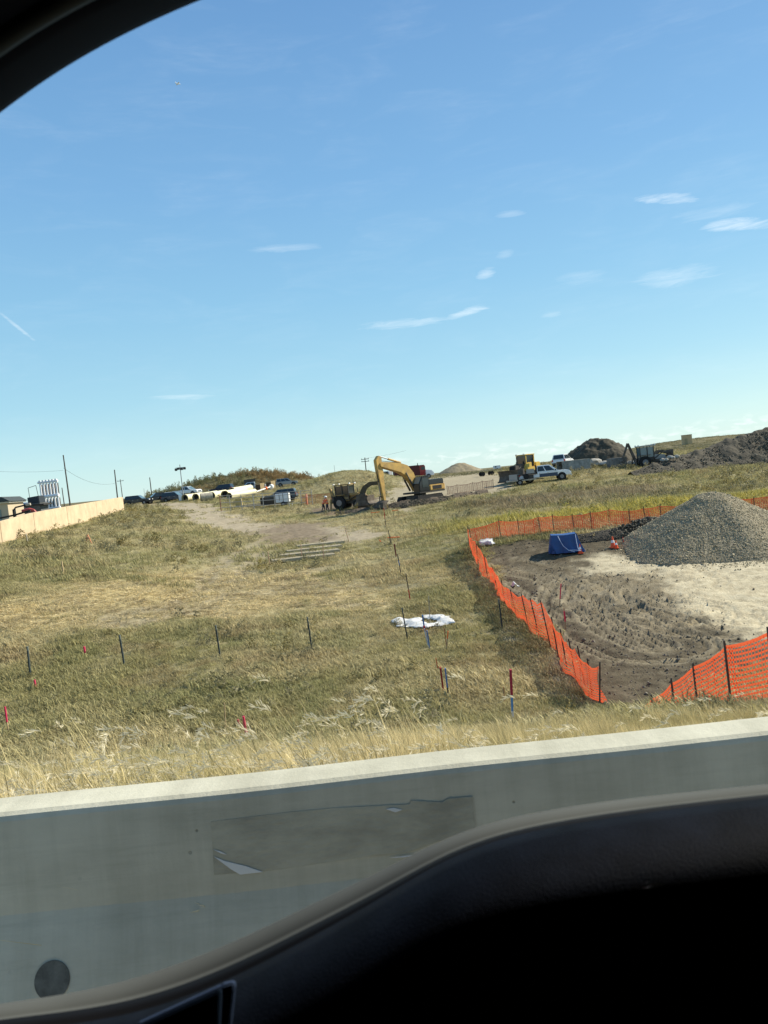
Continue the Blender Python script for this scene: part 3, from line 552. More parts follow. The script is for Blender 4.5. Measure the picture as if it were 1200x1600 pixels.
loft('door_panel', [(off(pn, 0, 3), .430, -.012), (pn, .428, 0), (off(pn, 1, 14), .418, 0), (off(pn, 3, 45), .400, 0), (off(pn, 6, 85), .385, 0), (off(pn, 8, 115), .380, 0), (off(pn, 10, 190), .382, 0), (off(pn, 10, 420), .385, 0), (off(pn, 10, 900), .385, 0)], PLA, .006)
BLT = mat('trim_blue_grey', (.012, .022, .04), .9, spec=.02); BLT2 = mat('trim_edge_blue', (.05, .075, .135), .9, spec=.02)
def slab(name, px, D, ma, th):
    pts = [at_depth(x_, y_, D)-CI for x_, y_ in px]; n = len(pts); m_ = MB()
    m_.add(pts+[p+Vector((0, th, 0)) for p in pts], [tuple(range(n)), tuple(range(n, 2*n))[::-1]]+[(i, i+n, (i+1) % n+n, (i+1) % n) for i in range(n)]); return m_.build(name, ma, car_r, bevel=.0008)
slab('trim_insert', [(215, 1606), (345, 1547), (341, 1640), (180, 1640)], .374, BLT, .003)
slab('trim_edge', [(346, 1540), (366, 1535), (367, 1545), (357, 1640), (343, 1640), (347, 1560)], .371, BLT2, .003)
slab('trim_edge', [(215, 1601), (346, 1541), (346, 1546), (215, 1606)], .371, BLT2, .003)
pe = crv([(-1500, 1720), (-900, 1040), (-300, 430), (-120, 265), (0, 167), (60, 122), (120, 84), (200, 42), (290, 1), (420, -48), (620, -105), (900, -150), (1300, -170), (2800, -260)], 200)
pin = lambda k: [(x_-k*.62, y_-k*.78) for x_, y_ in pe]
loft('window_pillar', [(off(pe, 0, -4), .56, 0), (pe, .47, 0), (pin(8), .44, 0), (pin(50), .40, 0), (pin(95), .37, 0)], LIN, .004)
loft('pillar_trim', [(pin(70), .378, 0), (pin(74), .366, 0), (pin(84), .360, 0), (pin(97), .358, 0), (pin(104), .366, 0)], mat('olive_trim', (.016, .018, .016), .8, spec=.1), .003)
loft('roof_lining', [(pin(98), .362, 0), (pin(150), .34, 0), (pin(260), .30, 0), (pin(500), .26, 0)], LIN, .004)
cab = MB(); cab.box((0, -.78, 2.05), (3.0, 1.54, .03)); cab.box((0, -.55, .1), (3.0, 2.0, .03)); cab.box((0, -1.55, 1.05), (3.0, .03, 2.0)); cab.box((-1.5, -.6, 1.05), (.03, 1.9, 2.0)); cab.box((1.5, -.6, 1.05), (.03, 1.9, 2.0))
cab.box((1.2, .03, 1.05), (.6, .03, 2.0)); cab.box((-1.2, .05, 1.05), (.6, .03, 2.0)); cab.build('cabin_shell', LIN, car_r)

# ------------------------------------------------------------------ orange safety fences
def fence(name, label, posts, ma, post_ma, h, rows, dx, sw, vw, sag, slack, fold, group='orange safety fences round the dug site', vertw=1.0, seed=0):
    """posts: list of (base point, top point); netting hangs between the post tops"""
    rnd = random.Random(seed); base0 = posts[0][0]; r = root(name, label, 'fence', base0, 0, group)
    net = MB(); cols = []
    for (b0, t0), (b1, t1) in zip(posts[:-1], posts[1:]):
        L = (b1-b0).length; n = max(2, int(L/dx))
        for i in range(n + (1 if (b1 is posts[-1][0]) else 0)):
            k = i/n; sg = sag*4*k*(1-k)*rnd.uniform(.85, 1.1)+.05*vnoise(np.array([len(cols)*dx*.9]), np.array([3.3]), seed)[0]; bb = b0.lerp(b1, k); tt = t0.lerp(t1, k); cols.append((bb, tt-(tt-bb).normalized()*sg, len(cols)))
    pts = []
    for bb, tt, j in cols:
        along = (cols[min(j+1, len(cols)-1)][0]-cols[max(j-1, 0)][0]).normalized(); nrm = along.cross(Vector((0, 0, 1))).normalized(); line = []
        g0 = Vector((bb.x, bb.y, bb.z+.03))
        for i in range(rows):
            q_ = i/(rows-1); p = g0.lerp(tt, q_)
            f_ = (vnoise(np.array([j*dx*1.7]), np.array([q_*1.3]), 3+seed)[0]-.5)*2*fold+(vnoise(np.array([j*dx*.45]), np.array([q_*2.]), 8+seed)[0]-.5)*2*fold
            w_ = (vnoise(np.array([j*dx*1.1]), np.array([q_*3]), 12+seed)[0]-.5)*slack
            line.append(p+nrm*f_*(1-.5*q_)+Vector((0, 0, w_*(1-abs(2*q_-1))))+along*(vnoise(np.array([j*dx*2.3]), np.array([q_*2]), 15+seed)[0]-.5)*slack*1.6)
        pts.append(line)
    up_ = Vector((0, 0, 1)); V = []; Fc = []
    for i in range(rows):
        k0 = len(V); w_ = sw*(1.7 if i in (0, rows-1) else 1)
        for j in range(len(pts)): V += [pts[j][i]-base0-up_*w_/2, pts[j][i]-base0+up_*w_/2]
        Fc += [(k0+2*j, k0+2*j+2, k0+2*j+3, k0+2*j+1) for j in range(len(pts)-1)]
    for j in range(len(pts)):
        al = (pts[min(j+1, len(pts)-1)][rows//2]-pts[max(j-1, 0)][rows//2]).normalized(); w_ = vw*(2.2 if rnd.random() < .10 else 1); k0 = len(V)
        for i in range(rows): V += [pts[j][i]-base0-al*w_/2, pts[j][i]-base0+al*w_/2]
        Fc += [(k0+2*i, k0+2*i+1, k0+2*i+3, k0+2*i+2) for i in range(rows-1)]
    me = bpy.data.meshes.new('netting'); me.from_pydata([tuple(v) for v in V], [], Fc); link('netting', me, ma, r)
    for b0, t0 in posts:
        d = (t0-b0); MB().box((0, 0, 0), (.034, .034, 1)).build('post', post_ma, r)
        o = r.children[-1] if False else bpy.data.objects[[c_.name for c_ in COL.objects if c_.parent == r][-1]]
        L = d.length+.22; o.scale = (1, 1, L); o.rotation_euler = d.to_track_quat('Z', 'Y').to_euler(); o.location = b0-base0+d.normalized()*(L/2-.12)
    return r
def fp(bx, by, h=None, top=None, lean=(0, 0)):
    b_ = at(bx, by)
    if top: t_ = at_depth(top[0], top[1], b_.y+lean[1])
    else: t_ = b_+Vector((lean[0], lean[1], h))
    return (b_, t_)
# left run, from the far corner down towards the road
LB = [(733, 858), (748, 886), (762, 903), (777, 921), (790, 948), (808, 967), (826, 981), (843, 996), (860, 1010), (873, 1030), (886, 1046), (900, 1060), (914, 1073), (925, 1088), (937, 1101)]
LT = [(731, 826), (744, 851), (757, 872), (770, 888), (783, 906), (798, 925), (815, 931), (829, 938), (845, 942), (862, 968), (876, 988), (889, 1003), (903, 1014), (918, 1034), (937, 1040)]
fence('safety_fence', 'bright orange mesh fence sagging down the slope on the left side of the muddy pit', [fp(*b_, top=t_) for b_, t_ in zip(LB, LT)], SAFETY, STEEL, 1.2, 14, .11, .040, .030, .13, .14, .16, seed=1)
bk = [fp(739, 850), ] if False else []
BB = [(737, 852), (783, 841), (812, 838), (845, 834), (866, 833), (898, 830), (925, 827), (956, 824), (985, 822), (1010, 820), (1034, 818), (1070, 814), (1110, 810), (1150, 806), (1180, 803), (1230, 797), (1290, 790), (1350, 784)]
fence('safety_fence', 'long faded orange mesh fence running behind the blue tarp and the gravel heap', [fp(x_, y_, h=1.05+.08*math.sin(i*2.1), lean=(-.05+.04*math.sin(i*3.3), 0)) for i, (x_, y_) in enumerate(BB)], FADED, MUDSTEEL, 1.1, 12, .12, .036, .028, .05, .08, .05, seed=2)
def near(px, py, Y, h):
    t_ = at_depth(px, py, Y); return (Vector((t_.x+.03, Y, t_.z-h)), t_)
fence('safety_fence', 'bright orange mesh fence climbing the bank close behind the barrier at the right', [near(1000, 1103, 17.4, .75), near(1018, 1091, 17.0, .85), near(1049, 1066, 16.2, 1.05), near(1083, 1043, 15.2, 1.12), near(1132, 1009, 14.1, 1.15), near(1200, 988, 13.0, 1.15), near(1290, 962, 12.2, 1.15), near(1400, 935, 11.6, 1.15)], SAFETY, MUDSTEEL, 1.15, 13, .085, .040, .016, .05, .05, .05, seed=3)

# ------------------------------------------------------------------ gravel heap, dirt heaps, spoil bank
def heap(name, label, cat, c, rx, ry, h, ma, peak=(0, 0), seed=0, rough=.12, sharp=1.0, n=90, flat=0.0):
    V = []; Fc = []; X_ = np.linspace(-1.15, 1.15, n); gx, gy = np.meshgrid(X_, X_)
    r_ = np.sqrt((gx-peak[0]*0)**2+gy**2); th = np.arctan2(gy, gx); rr = r_/(1+.10*np.sin(th*2+seed)+.06*np.sin(th*5+seed*2))
    prof = np.clip(1-rr, 0, 1)**sharp; prof = np.where(rr < .16, prof*.0+np.clip(1-.16, 0, 1)**sharp+(.16-rr)*.45*(1-.16)**(sharp-1)*sharp, prof)
    if flat: prof = np.minimum(prof, 1-flat+.12*flat*prof)
    prof = prof/prof.max()
    wx = c.x+gx*rx; wy = c.y+gy*ry; z_ = prof*h
    z_ = z_+(fbm(wx*1.4*2/rx*3, wy*1.4*2/rx*3, 4, seed+200)-.5)*rough*h*np.clip(prof*6, 0, 1)+(fbm(wx*4, wy*4, 3, seed+210)-.5)*rough*.6*np.clip(prof*8, 0, 1)
    gzv = base_h(wx, wy); zz = np.where(prof > 0, z_+gzv-.02, gzv-.35)-c.z
    V = np.stack([gx*rx, gy*ry, zz], -1).reshape(-1, 3); ii = np.arange(n*n).reshape(n, n); Fc = np.stack([ii[:-1, :-1], ii[:-1, 1:], ii[1:, 1:], ii[1:, :-1]], -1).reshape(-1, 4)
    me = bpy.data.meshes.new(name+'_body'); me.from_pydata(V.tolist(), [], Fc.tolist())
    for p in me.polygons: p.use_smooth = True
    rt = root(name, label, cat, c); o = link('heap_body', me, ma, rt)
    return rt, V.reshape(n, n, 3), prof
GRAV = mat('grey_gravel', (.31, .265, .175), .9, noise=.5, nscale=7, col2=(.14, .118, .078), bump=.04, bscale=9)
gc = at_depth(1121, 870, 40.8); gc.z = gz(gc.x, 40.8)
gr, gV, gp = heap('gravel_heap', 'big conical heap of grey gravel with its right side in the sun', 'gravel heap', gc, 4.95, 5.0, 2.9, GRAV, seed=1, rough=.05, sharp=1.0, n=110)
n = 46000; a = RNG.integers(0, 109, n); b_ = RNG.integers(0, 109, n); ok = gp[a, b_] > .01; a, b_ = a[ok], b_[ok]; fa = RNG.random(len(a))[:, None]; fb = RNG.random(len(a))[:, None]
P = gV[a, b_]*(1-fa)*(1-fb)+gV[a+1, b_]*fa*(1-fb)+gV[a, b_+1]*(1-fa)*fb+gV[a+1, b_+1]*fa*fb; k = len(P); s = np.clip(RNG.lognormal(-3.05, .38, k), .022, .14)
scatter('gravel_stones', P, RNG.uniform(0, 6.28, (k, 3)), np.repeat(s[:, None], 3, 1), RNG.integers(0, 4, k), lerp((.175, .142, .083), (.41, .342, .212), RNG.random(k)**1.3), P_CLOD, None, gr)
n = 2600; a = RNG.uniform(0, 6.283, n); rr_ = 1+np.abs(RNG.normal(0, .16, n)); X = gc.x+4.5*rr_*np.cos(a); Y = gc.y+4.6*rr_*np.sin(a); z = zones(X, Y); s = np.clip(RNG.lognormal(-3.0, .4, n), .025, .15)
scatter('spilled_stones', np.stack([X-gc.x, Y-gc.y, slopez(X, Y, z)+s*.2-gc.z], 1), RNG.uniform(0, 6.28, (n, 3)), np.repeat(s[:, None], 3, 1), RNG.integers(0, 4, n), lerp((.175, .142, .083), (.41, .342, .212), RNG.random(n)), P_CLOD, None, gr)
SOIL = mat('dark_spoil', (.074, .064, .044), .95, noise=.5, nscale=1.8, bump=.06, bscale=5)
dc = on(938, 722, 112); dr_, _, _ = heap('dirt_heap', 'dark rounded earth heap beside the white truck on the skyline', 'dirt heap', dc, 6.0, 5.2, 3.5, SOIL, seed=4, rough=.22, sharp=.75, flat=.25)
fc_ = on(720, 740, 260); heap('dirt_heap', 'small distant tan earth heap on the horizon right of the excavator', 'dirt heap', fc_, 8.5, 7, 3.6, mat('tan_spoil', (.24, .20, .13), .95, noise=.3, nscale=1), seed=6, rough=.10, sharp=.85, flat=.15)
def bank(name, label, pts, ma, seed):          # spoil bank along a line: pts = (x, y, half-width, height)
    V = []; Fc = []; P = np.array(pts, float); t_ = np.linspace(0, len(P)-1, 420); A = np.stack([np.interp(t_, range(len(P)), P[:, i]) for i in range(4)], 1); m_ = 46
    qg = np.linspace(-1.1, 1.1, m_)[None, :]; wx = A[:, 0:1]+0*qg; wy = A[:, 1:2]+qg*A[:, 2:3]; h_ = A[:, 3:4]; pr = np.clip(1-np.abs(qg), 0, 1)**.8*h_
    nz_ = (fbm(wx*.55, wy*.55, 4, seed)-.5)*h_*.22+(fbm(wx*1.1, wy*1.1, 5, seed+3)-.5)*.6
    V = np.stack([wx, wy, base_h(wx, wy)+np.where(np.abs(qg) < 1, pr+nz_*np.minimum(1, pr/.8), -.3)], -1).reshape(-1, 3).tolist()
    Fc = [(i*m_+j, (i+1)*m_+j, (i+1)*m_+j+1, i*m_+j+1) for i in range(len(A)-1) for j in range(m_-1)]
    me = bpy.data.meshes.new(name); me.from_pydata(V, [], Fc); o = link(name, me, ma)
    for p in me.polygons: p.use_smooth = True
    tag(o, label, 'dirt bank'); k = int(len(A)*4.5); ia = RNG.integers(0, len(A)-1, k); qq = RNG.uniform(-1, -.10, k); wx = A[ia, 0]+RNG.normal(0, .15, k); wy = A[ia, 1]+qq*A[ia, 2]; wz = base_h(wx, wy)+np.maximum(0, 1-np.abs(qq))**.8*A[ia, 3]; sz = np.clip(RNG.lognormal(-2.1, .45, k), .05, .32)*np.clip(A[ia, 3], .3, 1)
    scatter('earth_clods', np.stack([wx, wy, wz+.02], 1), RNG.uniform(0, 6.28, (k, 3)), np.repeat(sz[:, None], 3, 1), RNG.integers(0, 4, k), lerp((.05, .043, .029), (.125, .108, .074), RNG.random(k)**2), P_CLOD, None, o); return o
e = lambda px, Y: on(px, 730, Y).x
bank('spoil_bank', 'long dark bank of dug earth rising to the right edge behind the yellow weeds', [(e(985, 84), 84, 1.5, .4), (e(1020, 86), 86, 3, 1.0), (e(1060, 88), 88, 4, 1.5), (e(1100, 90), 90, 5, 2.1), (e(1140, 91), 91, 6, 3.0), (e(1170, 91), 91, 6, 3.6), (e(1200, 91), 91, 6.5, 4.1), (e(1260, 92), 92, 7, 4.6), (e(1330, 92), 92, 7, 3.8), (e(1420, 92), 92, 6, 3)], SOIL, 31)
bank('spoil_bank', 'low dark lip of turned earth along the far edge of the pit', [(e(890, 44), 44.3, .7, .25), (e(940, 44), 44.3, .8, .4), (e(985, 44), 44.4, 1.0, .75), (e(1020, 44), 44.4, 1.0, .85), (e(1070, 44), 44.4, 1, .7), (e(1200, 44), 44.4, .9, .5)], mat('black_soil', (.065, .056, .042), .95, noise=.4, nscale=4, bump=.05, bscale=7), 37)
ba = [(e(515, 82), 82.5, .5, .15), (e(545, 81), 81.5, .8, .35), (e(590, 81), 81.2, .9, .4), (e(630, 80), 81, 1.0, .7), (e(660, 80), 81, 1, .55), (e(700, 80), 81.5, .9, .55), (e(760, 82), 83, .7, .35)]
bank('spoil_bank', 'ragged low line of dug earth in front of the yellow excavator', ba, mat('brown_spoil', (.13, .10, .07), .95, noise=.4, nscale=2, bump=.04, bscale=5), 41)
ROCK = mat('grey_rubble', (.36, .34, .29), .9, noise=.4, nscale=3)
def boulder(label, px, Y, s, group, dz=0, seed=0, ma=ROCK, sc=(1, 1, 1)):
    r_ = rock('rubble_block', ma, 2, .16, seed, .75); r_.name = 'rubble_block'; COL.objects.link(r_); p = on(px, 730, Y); r_.location = (p.x, Y, p.z+s*.28+dz); r_.scale = (s*sc[0], s*sc[1], s*sc[2]); r_.rotation_euler = (0, 0, seed)
    tag(r_, label, 'rubble', group)
for i, (px, s, dz) in enumerate([(922, 1.3, 0), (930, 1.9, .1), (938, 1.2, .0), (944, 1.5, 0), (980, 1.1, 0), (988, 1.4, 0), (996, .9, 0)]):
    boulder(['pale broken concrete lump nearest the long grey block', 'largest pale broken concrete lump below the dark earth heap', 'third pale rubble lump from the long grey block', 'rightmost pale rubble lump left of the square grey block', 'pale rubble lump touching the square grey block', 'pale rubble lump under the raised digger arm', 'small pale rubble lump beside the dusty tractor'][i], px, 99-.3*i, s, 'pale rubble below the dirt heap', dz, i, sc=(1.2, 1, .8))
for i, (px, dz) in enumerate([(1036, 1.0), (1042, 1.1), (1048, 1.25), (1053, 1.3), (1059, 1.3)]):
    boulder('grey rubble lump '+['nearest the dusty tractor on the spoil bank', 'second from the dusty tractor on the spoil bank', 'in the middle of the row on the spoil bank', 'fourth from the dusty tractor on the spoil bank', 'farthest from the dusty tractor on the spoil bank'][i], px, 86.5-.7*(i % 2), [.62, .5, .7, .45, .6][i], 'grey rubble on the spoil bank', dz+.15, i+20)
# ------------------------------------------------------------------ vehicles
def wheel(parent, x, y, r, w, rim=True, rimf=.58):
    o = MB().cyl((0, -w/2, 0), (0, w/2, 0), r, n=22).build('wheel', BLK, parent, bevel=r*.06); o.location = (x, y, r)
    s = 1 if y > 0 else -1
    if rim:
        q_ = MB(); q_.cyl((0, s*(w/2-.02), 0), (0, s*(w/2+.012), 0), r*rimf, r*rimf*.9, 16); q_.cyl((0, s*(w/2+.012), 0), (0, s*(w/2+.03), 0), r*.16, n=8); q_.build('rim', RIM, o)
    return o
def gh_panel(parent, name, q4, u0, u1, v0, v1, ma, o_=.012):
    a, b_, c_, d = (Vector(p) for p in q4); P = lambda u, v: (a*(1-u)+b_*u)*(1-v)+(d*(1-u)+c_*u)*v
    pts = [P(u0, v0), P(u1, v0), P(u1, v1), P(u0, v1)]; n_ = (b_-a).cross(d-a).normalized()*o_
    m_ = MB(); m_.add([p-n_ for p in pts]+[p+n_ for p in pts], [(3, 2, 1, 0), (4, 5, 6, 7), (0, 1, 5, 4), (1, 2, 6, 5), (2, 3, 7, 6), (3, 0, 4, 7)]); return m_.build(name, ma, parent)
def auto(name, label, cat, loc, rz, paint, kind, group, rimf=.58):
    r = root(name, label, cat, loc, rz, group); w = .98
    if kind == 'suv':
        body = [(-2.42, .42), (-2.46, .72), (-2.40, 1.06), (1.0, 1.10), (2.05, 1.02), (2.36, .88), (2.42, .45)]; g0, g1, t0, t1, zt = -2.38, 1.1, -2.12, .22, 1.78; wx, wr = 1.45, .38; splits = [(.03, .33), (.36, .66), (.69, .93)]
    else:
        body = [(-2.95, .55), (-2.97, .80), (-2.95, .92), (-.98, .92), (-.96, 1.18), (1.35, 1.18), (2.55, 1.14), (2.86, 1.0), (2.92, .55)]; g0, g1, t0, t1, zt = -.98, 1.5, -.82, .55, 1.92; wx, wr = 1.85, .42; splits = [(.04, .40), (.45, .86)]
    zb = 1.08 if kind == 'suv' else 1.17
    MB().prism(body, -w, w).build('body', paint, r, bevel=.07)
    B = [Vector((g0, -w+.05, zb)), Vector((g1, -w+.05, zb)), Vector((g1, w-.05, zb)), Vector((g0, w-.05, zb))]; T = [Vector((t0, -.72, zt)), Vector((t1, -.72, zt)), Vector((t1, .72, zt)), Vector((t0, .72, zt))]
    MB().add(B+T, [(3, 2, 1, 0), (4, 5, 6, 7), (0, 1, 5, 4), (1, 2, 6, 5), (2, 3, 7, 6), (3, 0, 4, 7)]).build('cabin', paint, r, bevel=.05)
    for (u0, u1) in splits:
        gh_panel(r, 'side_window', (B[0], B[1], T[1], T[0]), u0, u1, .10, .86, GLASS); gh_panel(r, 'side_window', (B[3], B[2], T[2], T[3]), u0, u1, .10, .86, GLASS)
    gh_panel(r, 'windscreen', (B[1], B[2], T[2], T[1]), .06, .94, .06, .93, GLASSL); gh_panel(r, 'rear_window', (B[3], B[0], T[0], T[3]), .08, .92, .12, .88, GLASS)
    if kind != 'suv':
        for s in (-1, 1): MB().box((-1.97, s*(w-.05), 1.06), (1.95, .08, .34)).build('bed_side', paint, r, bevel=.02)
        MB().box((-2.93, 0, 1.05), (.07, 1.86, .36)).build('tailgate', paint, r, bevel=.02)
    for sx in (-1, 1):
        for sy in (-1, 1):
            MB().cyl((sx*wx, sy*(w-.05), wr+.02), (sx*wx, sy*(w+.004), wr+.02), wr+.07, n=22).build('wheel_arch', BLK, r); wheel(r, sx*wx, sy*(w-.09), wr, .23, rimf=rimf)
    xf, xr = body[-1][0], body[0][0]
    for s in (-1, 1):
        MB().box((xf-.03, s*.70, .86), (.12, .36, .17)).build('headlight', LAMPW, r, bevel=.02); MB().box((xr-.0, s*.84, .95), (.10, .16, .28)).build('taillight', LAMPR, r, bevel=.02)
        MB().box((g1-.32, s*(w+.09), zb+.10), (.12, .2, .17)).build('mirror', BLACKP, r, bevel=.02)
        for hx in (.3, -.65): MB().box((hx, s*(w+.012), zb-.14), (.18, .02, .035)).build('door_handle', CHROME, r)
    MB().box((xf-.02, 0, .80), (.08, 1.0, .22)).build('grille', BLACKP, r, bevel=.01)
    MB().box((xf+.0, 0, .53), (.14, 1.86, .2)).build('front_bumper', CHROME if kind != 'suv' else BLACKP, r, bevel=.03); MB().box((xr-.02, 0, .55), (.14, 1.86, .2)).build('rear_bumper', CHROME if kind != 'suv' else BLACKP, r, bevel=.03)
    return r
GRP = 'cars and trucks parked on the hilltop'
def P2(px, Y, dz=0): p = on(px, 760, Y); return (p.x, Y, p.z+dz)
auto('parked_suv', 'long black sport utility parked at the end of the tan wall', 'suv', P2(214, 136), R(-6), BLACKP, 'suv', GRP)
auto('pickup_truck', 'black pickup second from the tan wall among the parked cars', 'pickup truck', P2(246, 138), R(-150), BLACKP, 'pickup', GRP)
auto('parked_suv', 'pale silver sport utility between the two dark vehicles left of the light mast', 'suv', P2(263, 141), R(-70), SILVER, 'suv', GRP)
auto('parked_suv', 'dark blue sport utility just left of the light mast', 'suv', P2(272, 137), R(-12), NAVY, 'suv', GRP)
auto('pickup_truck', 'white roofed pickup behind the light mast above the pipes', 'pickup truck', P2(292, 152, .5), R(-20), WHITE, 'pickup', GRP)
auto('parked_suv', 'long navy sport utility standing behind the cream pipes', 'suv', P2(346, 148, .3), R(168), NAVY, 'suv', GRP)
auto('pickup_truck', 'silver pickup with its nose showing left of the wooden crates', 'pickup truck', P2(392, 150), R(-178), SILVER, 'pickup', GRP)
auto('parked_car', 'grey estate car parked alone on the crest right of the wooden crates', 'car', P2(449, 166), R(4), GREYP, 'suv', GRP)
auto('parked_suv', 'white sport utility seen from behind beside the dark earth heap', 'suv', P2(883, 104), R(62), WHITE, 'suv', GRP)
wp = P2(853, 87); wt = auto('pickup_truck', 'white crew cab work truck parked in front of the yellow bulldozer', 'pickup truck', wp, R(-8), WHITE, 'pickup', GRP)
for o in list(wt.children):
    if o.name.split('.')[0] in ('bed_side', 'tailgate'): bpy.data.objects.remove(o)
MB().box((-2.2, 0, 1.06), (2.6, 2.1, .10)).build('flat_deck', STEEL, wt, bevel=.01)
hr = MB(); [hr.box((-.98, y, 1.55), (.06, .06, .9)) for y in (-.9, -.3, .3, .9)]; hr.box((-.98, 0, 2.0), (.06, 1.9, .06)); hr.build('headache_rack', STEEL, wt)
MB().box((-1.7, -.75, 1.38), (.9, .5, .5)).build('tool_box', GREYP, wt, bevel=.02); MB().cyl((-2.7, .1, 1.12), (-2.7, .1, 1.75), .38, n=14).build('fuel_drum', MUDSTEEL, wt)
for s in (-1, 1): MB().box((.35, s*.985, .76), (2.1, .03, .40)).build('lower_door_reflection', mat('dark_blue_reflection', (.05, .07, .11), .4), wt)  # dark blue reflection on the shaded lower doors, put on as coloured slabs
# flat trailer behind the work truck
tp = P2(815, 86.5); ft = root('flat_trailer', 'low grey trailer loaded with junk behind the white work truck', 'trailer', tp, R(-8)); MB().box((0, 0, .55), (3.4, 1.9, .14)).build('deck', GWOOD, ft, bevel=.01)
for y in (-.95, .95): wheel(ft, -.2, y, .33, .2)
MB().box((-.9, -.2, .95), (.9, 1.1, .65)).build('crate', GREYP, ft, bevel=.02); MB().cyl((.6, -.7, .95), (.6, .8, .95), .33, n=12).build('hose_roll', BLK, ft); MB().box((1.2, .1, .85), (.5, .9, .45)).build('pump_box', STEEL, ft, bevel=.02); MB().tube([(1.7, 0, .55), (2.6, 0, .5)], .05).build('drawbar', STEEL, ft)

# excavator ----------------------------------------------------------
def excavator(loc, rz):
    r = root('excavator', 'yellow tracked excavator with its long boom folded down to the left', 'excavator', loc, rz)
    for s in (-1, 1):
        tr = MB(); prof = [(-2.0, .12), (-2.25, .45), (-2.0, .86), (2.0, .86), (2.25, .45), (2.0, .12), (1.7, 0), (-1.7, 0)]; tr.prism(prof, s*1.35-.28, s*1.35+.28); to = tr.build('track', BLK, r, bevel=.05)
        ln = MB(); [ln.box((-1.95+i*.3, s*1.35, .885), (.06, .56, .05)) for i in range(14)]; [ln.cyl((-1.5+i*.6, s*1.35-.30, .3), (-1.5+i*.6, s*1.35+.30, .3), .17, n=10) for i in range(6)]; ln.build('track_shoe', MUDSTEEL, to)
    MB().box((0, 0, .62), (2.6, 2.0, .45)).build('undercarriage', MUDSTEEL, r, bevel=.05); MB().cyl((0, 0, .8), (0, 0, 1.1), .7, n=18).build('slew_ring', STEEL, r)
    MB().box((-.7, 0, 1.2), (4.2, 2.7, .2)).build('deck_frame', STEEL, r, bevel=.03)
    MB().prism([(-2.7, 1.3), (-2.7, 1.9), (-2.1, 1.95), (-.3, 1.95), (-.3, 1.3)], -1.4, 1.4).build('engine_house', YEL, r, bevel=.08)
    MB().box((-1.45, 0, 2.24), (2.5, 2.7, .62)).build('engine_cover', BLACKP, r, bevel=.08)
    for s in (-1, 1): MB().box((-1.45, s*1.405, 1.62), (1.5, .03, .4)).build('side_grille', BLK, r)
    cw = MB(); pts = [(-2.6-.75*math.cos(a), 1.38*math.sin(a)) for a in np.linspace(-1.5, 1.5, 11)]; n = len(pts); cw.add([(x, y, 1.2) for x, y in pts]+[(x, y, 1.98) for x, y in pts], [tuple(range(n))[::-1], tuple(range(n, 2*n))]+[(i, (i+1) % n, n+(i+1) % n, n+i) for i in range(n)]); cw.build('counterweight', YEL, r, bevel=.08)
    cb = MB().prism([(-.25, 1.3), (-.25, 2.95), (.9, 2.95), (1.4, 2.2), (1.4, 1.3)], .42, 1.4).build('cab', BLACKP, r, bevel=.06)
    MB().box((.45, 1.41, 2.25), (.95, .025, 1.05)).build('side_window', GLASS, cb); MB().box((1.17, .91, 2.58), (.86, .80, .03), ry3(R(56))).build('windscreen', GLASSL, cb); MB().box((.3, .91, 3.0), (1.2, 1.02, .06)).build('cab_roof', BLACKP, cb, bevel=.02)
    MB().tube([(.1, 1.1, 2.98), (.1, 1.1, 3.5)], .02).build('beacon_mast', STEEL, cb)
    for y in (-1.35, -.75): MB().tube([(-.2, y, 1.3), (-.2, y, 2.4), (-.9, y, 2.9), (-2.4, y, 2.9)], .025).build('handrail', STEEL, r)
    MB().cyl((-1.6, -.7, 2.5), (-1.6, -.7, 3.0), .07, n=10).build('exhaust', STEEL, r)
    def arm(name, pts, w, ma): return MB().prism(pts, -w/2, w/2).build(name, ma, r, bevel=.03)
    bo = arm('boom', [(.25, 1.55), (.80, 1.40), (1.42, 2.45), (2.2, 3.2), (3.1, 3.68), (5.95, 4.5), (6.0, 4.85), (5.7, 5.0), (3.0, 4.72), (1.85, 4.38), (1.02, 3.5)], .74, YEL)
    MB().box((1.9, 0, 3.75), (.5, .64, .4), ry3(R(-38))).build('pivot_plate', YEL, bo)
    for y in (-.31, .31): MB().box((4.2, y, 4.45), (1.4, .02, .22), ry3(R(-13))).build('boom_marking', BLK, bo)
    st = arm('stick', [(5.55, 5.55), (5.98, 5.7), (6.42, 5.25), (6.36, 4.3), (5.85, .75), (5.55, .72), (5.50, 3.9), (5.62, 4.7)], .45, YEL)
    def cyl2(a, b_, r0, par, k=.55):
        a, b_ = Vector(a), Vector(b_); m_ = a.lerp(b_, k); o = MB().cyl(a, m_, r0, n=10).build('hydraulic_cylinder', YEL if r0 > .11 else STEEL, par); MB().cyl(m_, b_, r0*.55, n=8).build('piston_rod', RIM, o)
    for y in (-.42, .42): cyl2((1.1, y, 1.5), (2.3, y, 3.6), .11, r, .6)
    cyl2((2.6, 0, 4.75), (5.7, 0, 5.62), .12, r, .6); cyl2((6.25, 0, 4.6), (6.12, 0, 1.4), .10, r, .55)
    MB().tube([(5.8, 0, 1.2), (6.25, 0, 1.3), (6.3, 0, .75)], .07).build('bucket_link', STEEL, r)
    bk_ = MB().prism([(5.45, .75), (5.9, .85), (6.35, .65), (6.45, .1), (6.1, -.35), (5.5, -.35), (5.0, -.05), (5.35, -.02), (5.75, -.05), (5.95, .25), (5.8, .5)], -.55, .55).build('bucket', MUDSTEEL, r, bevel=.02)
    for i in range(5): MB().box((4.93, -.46+i*.23, -.06), (.25, .08, .07), ry3(R(-15))).build('bucket_tooth', STEEL, bk_)
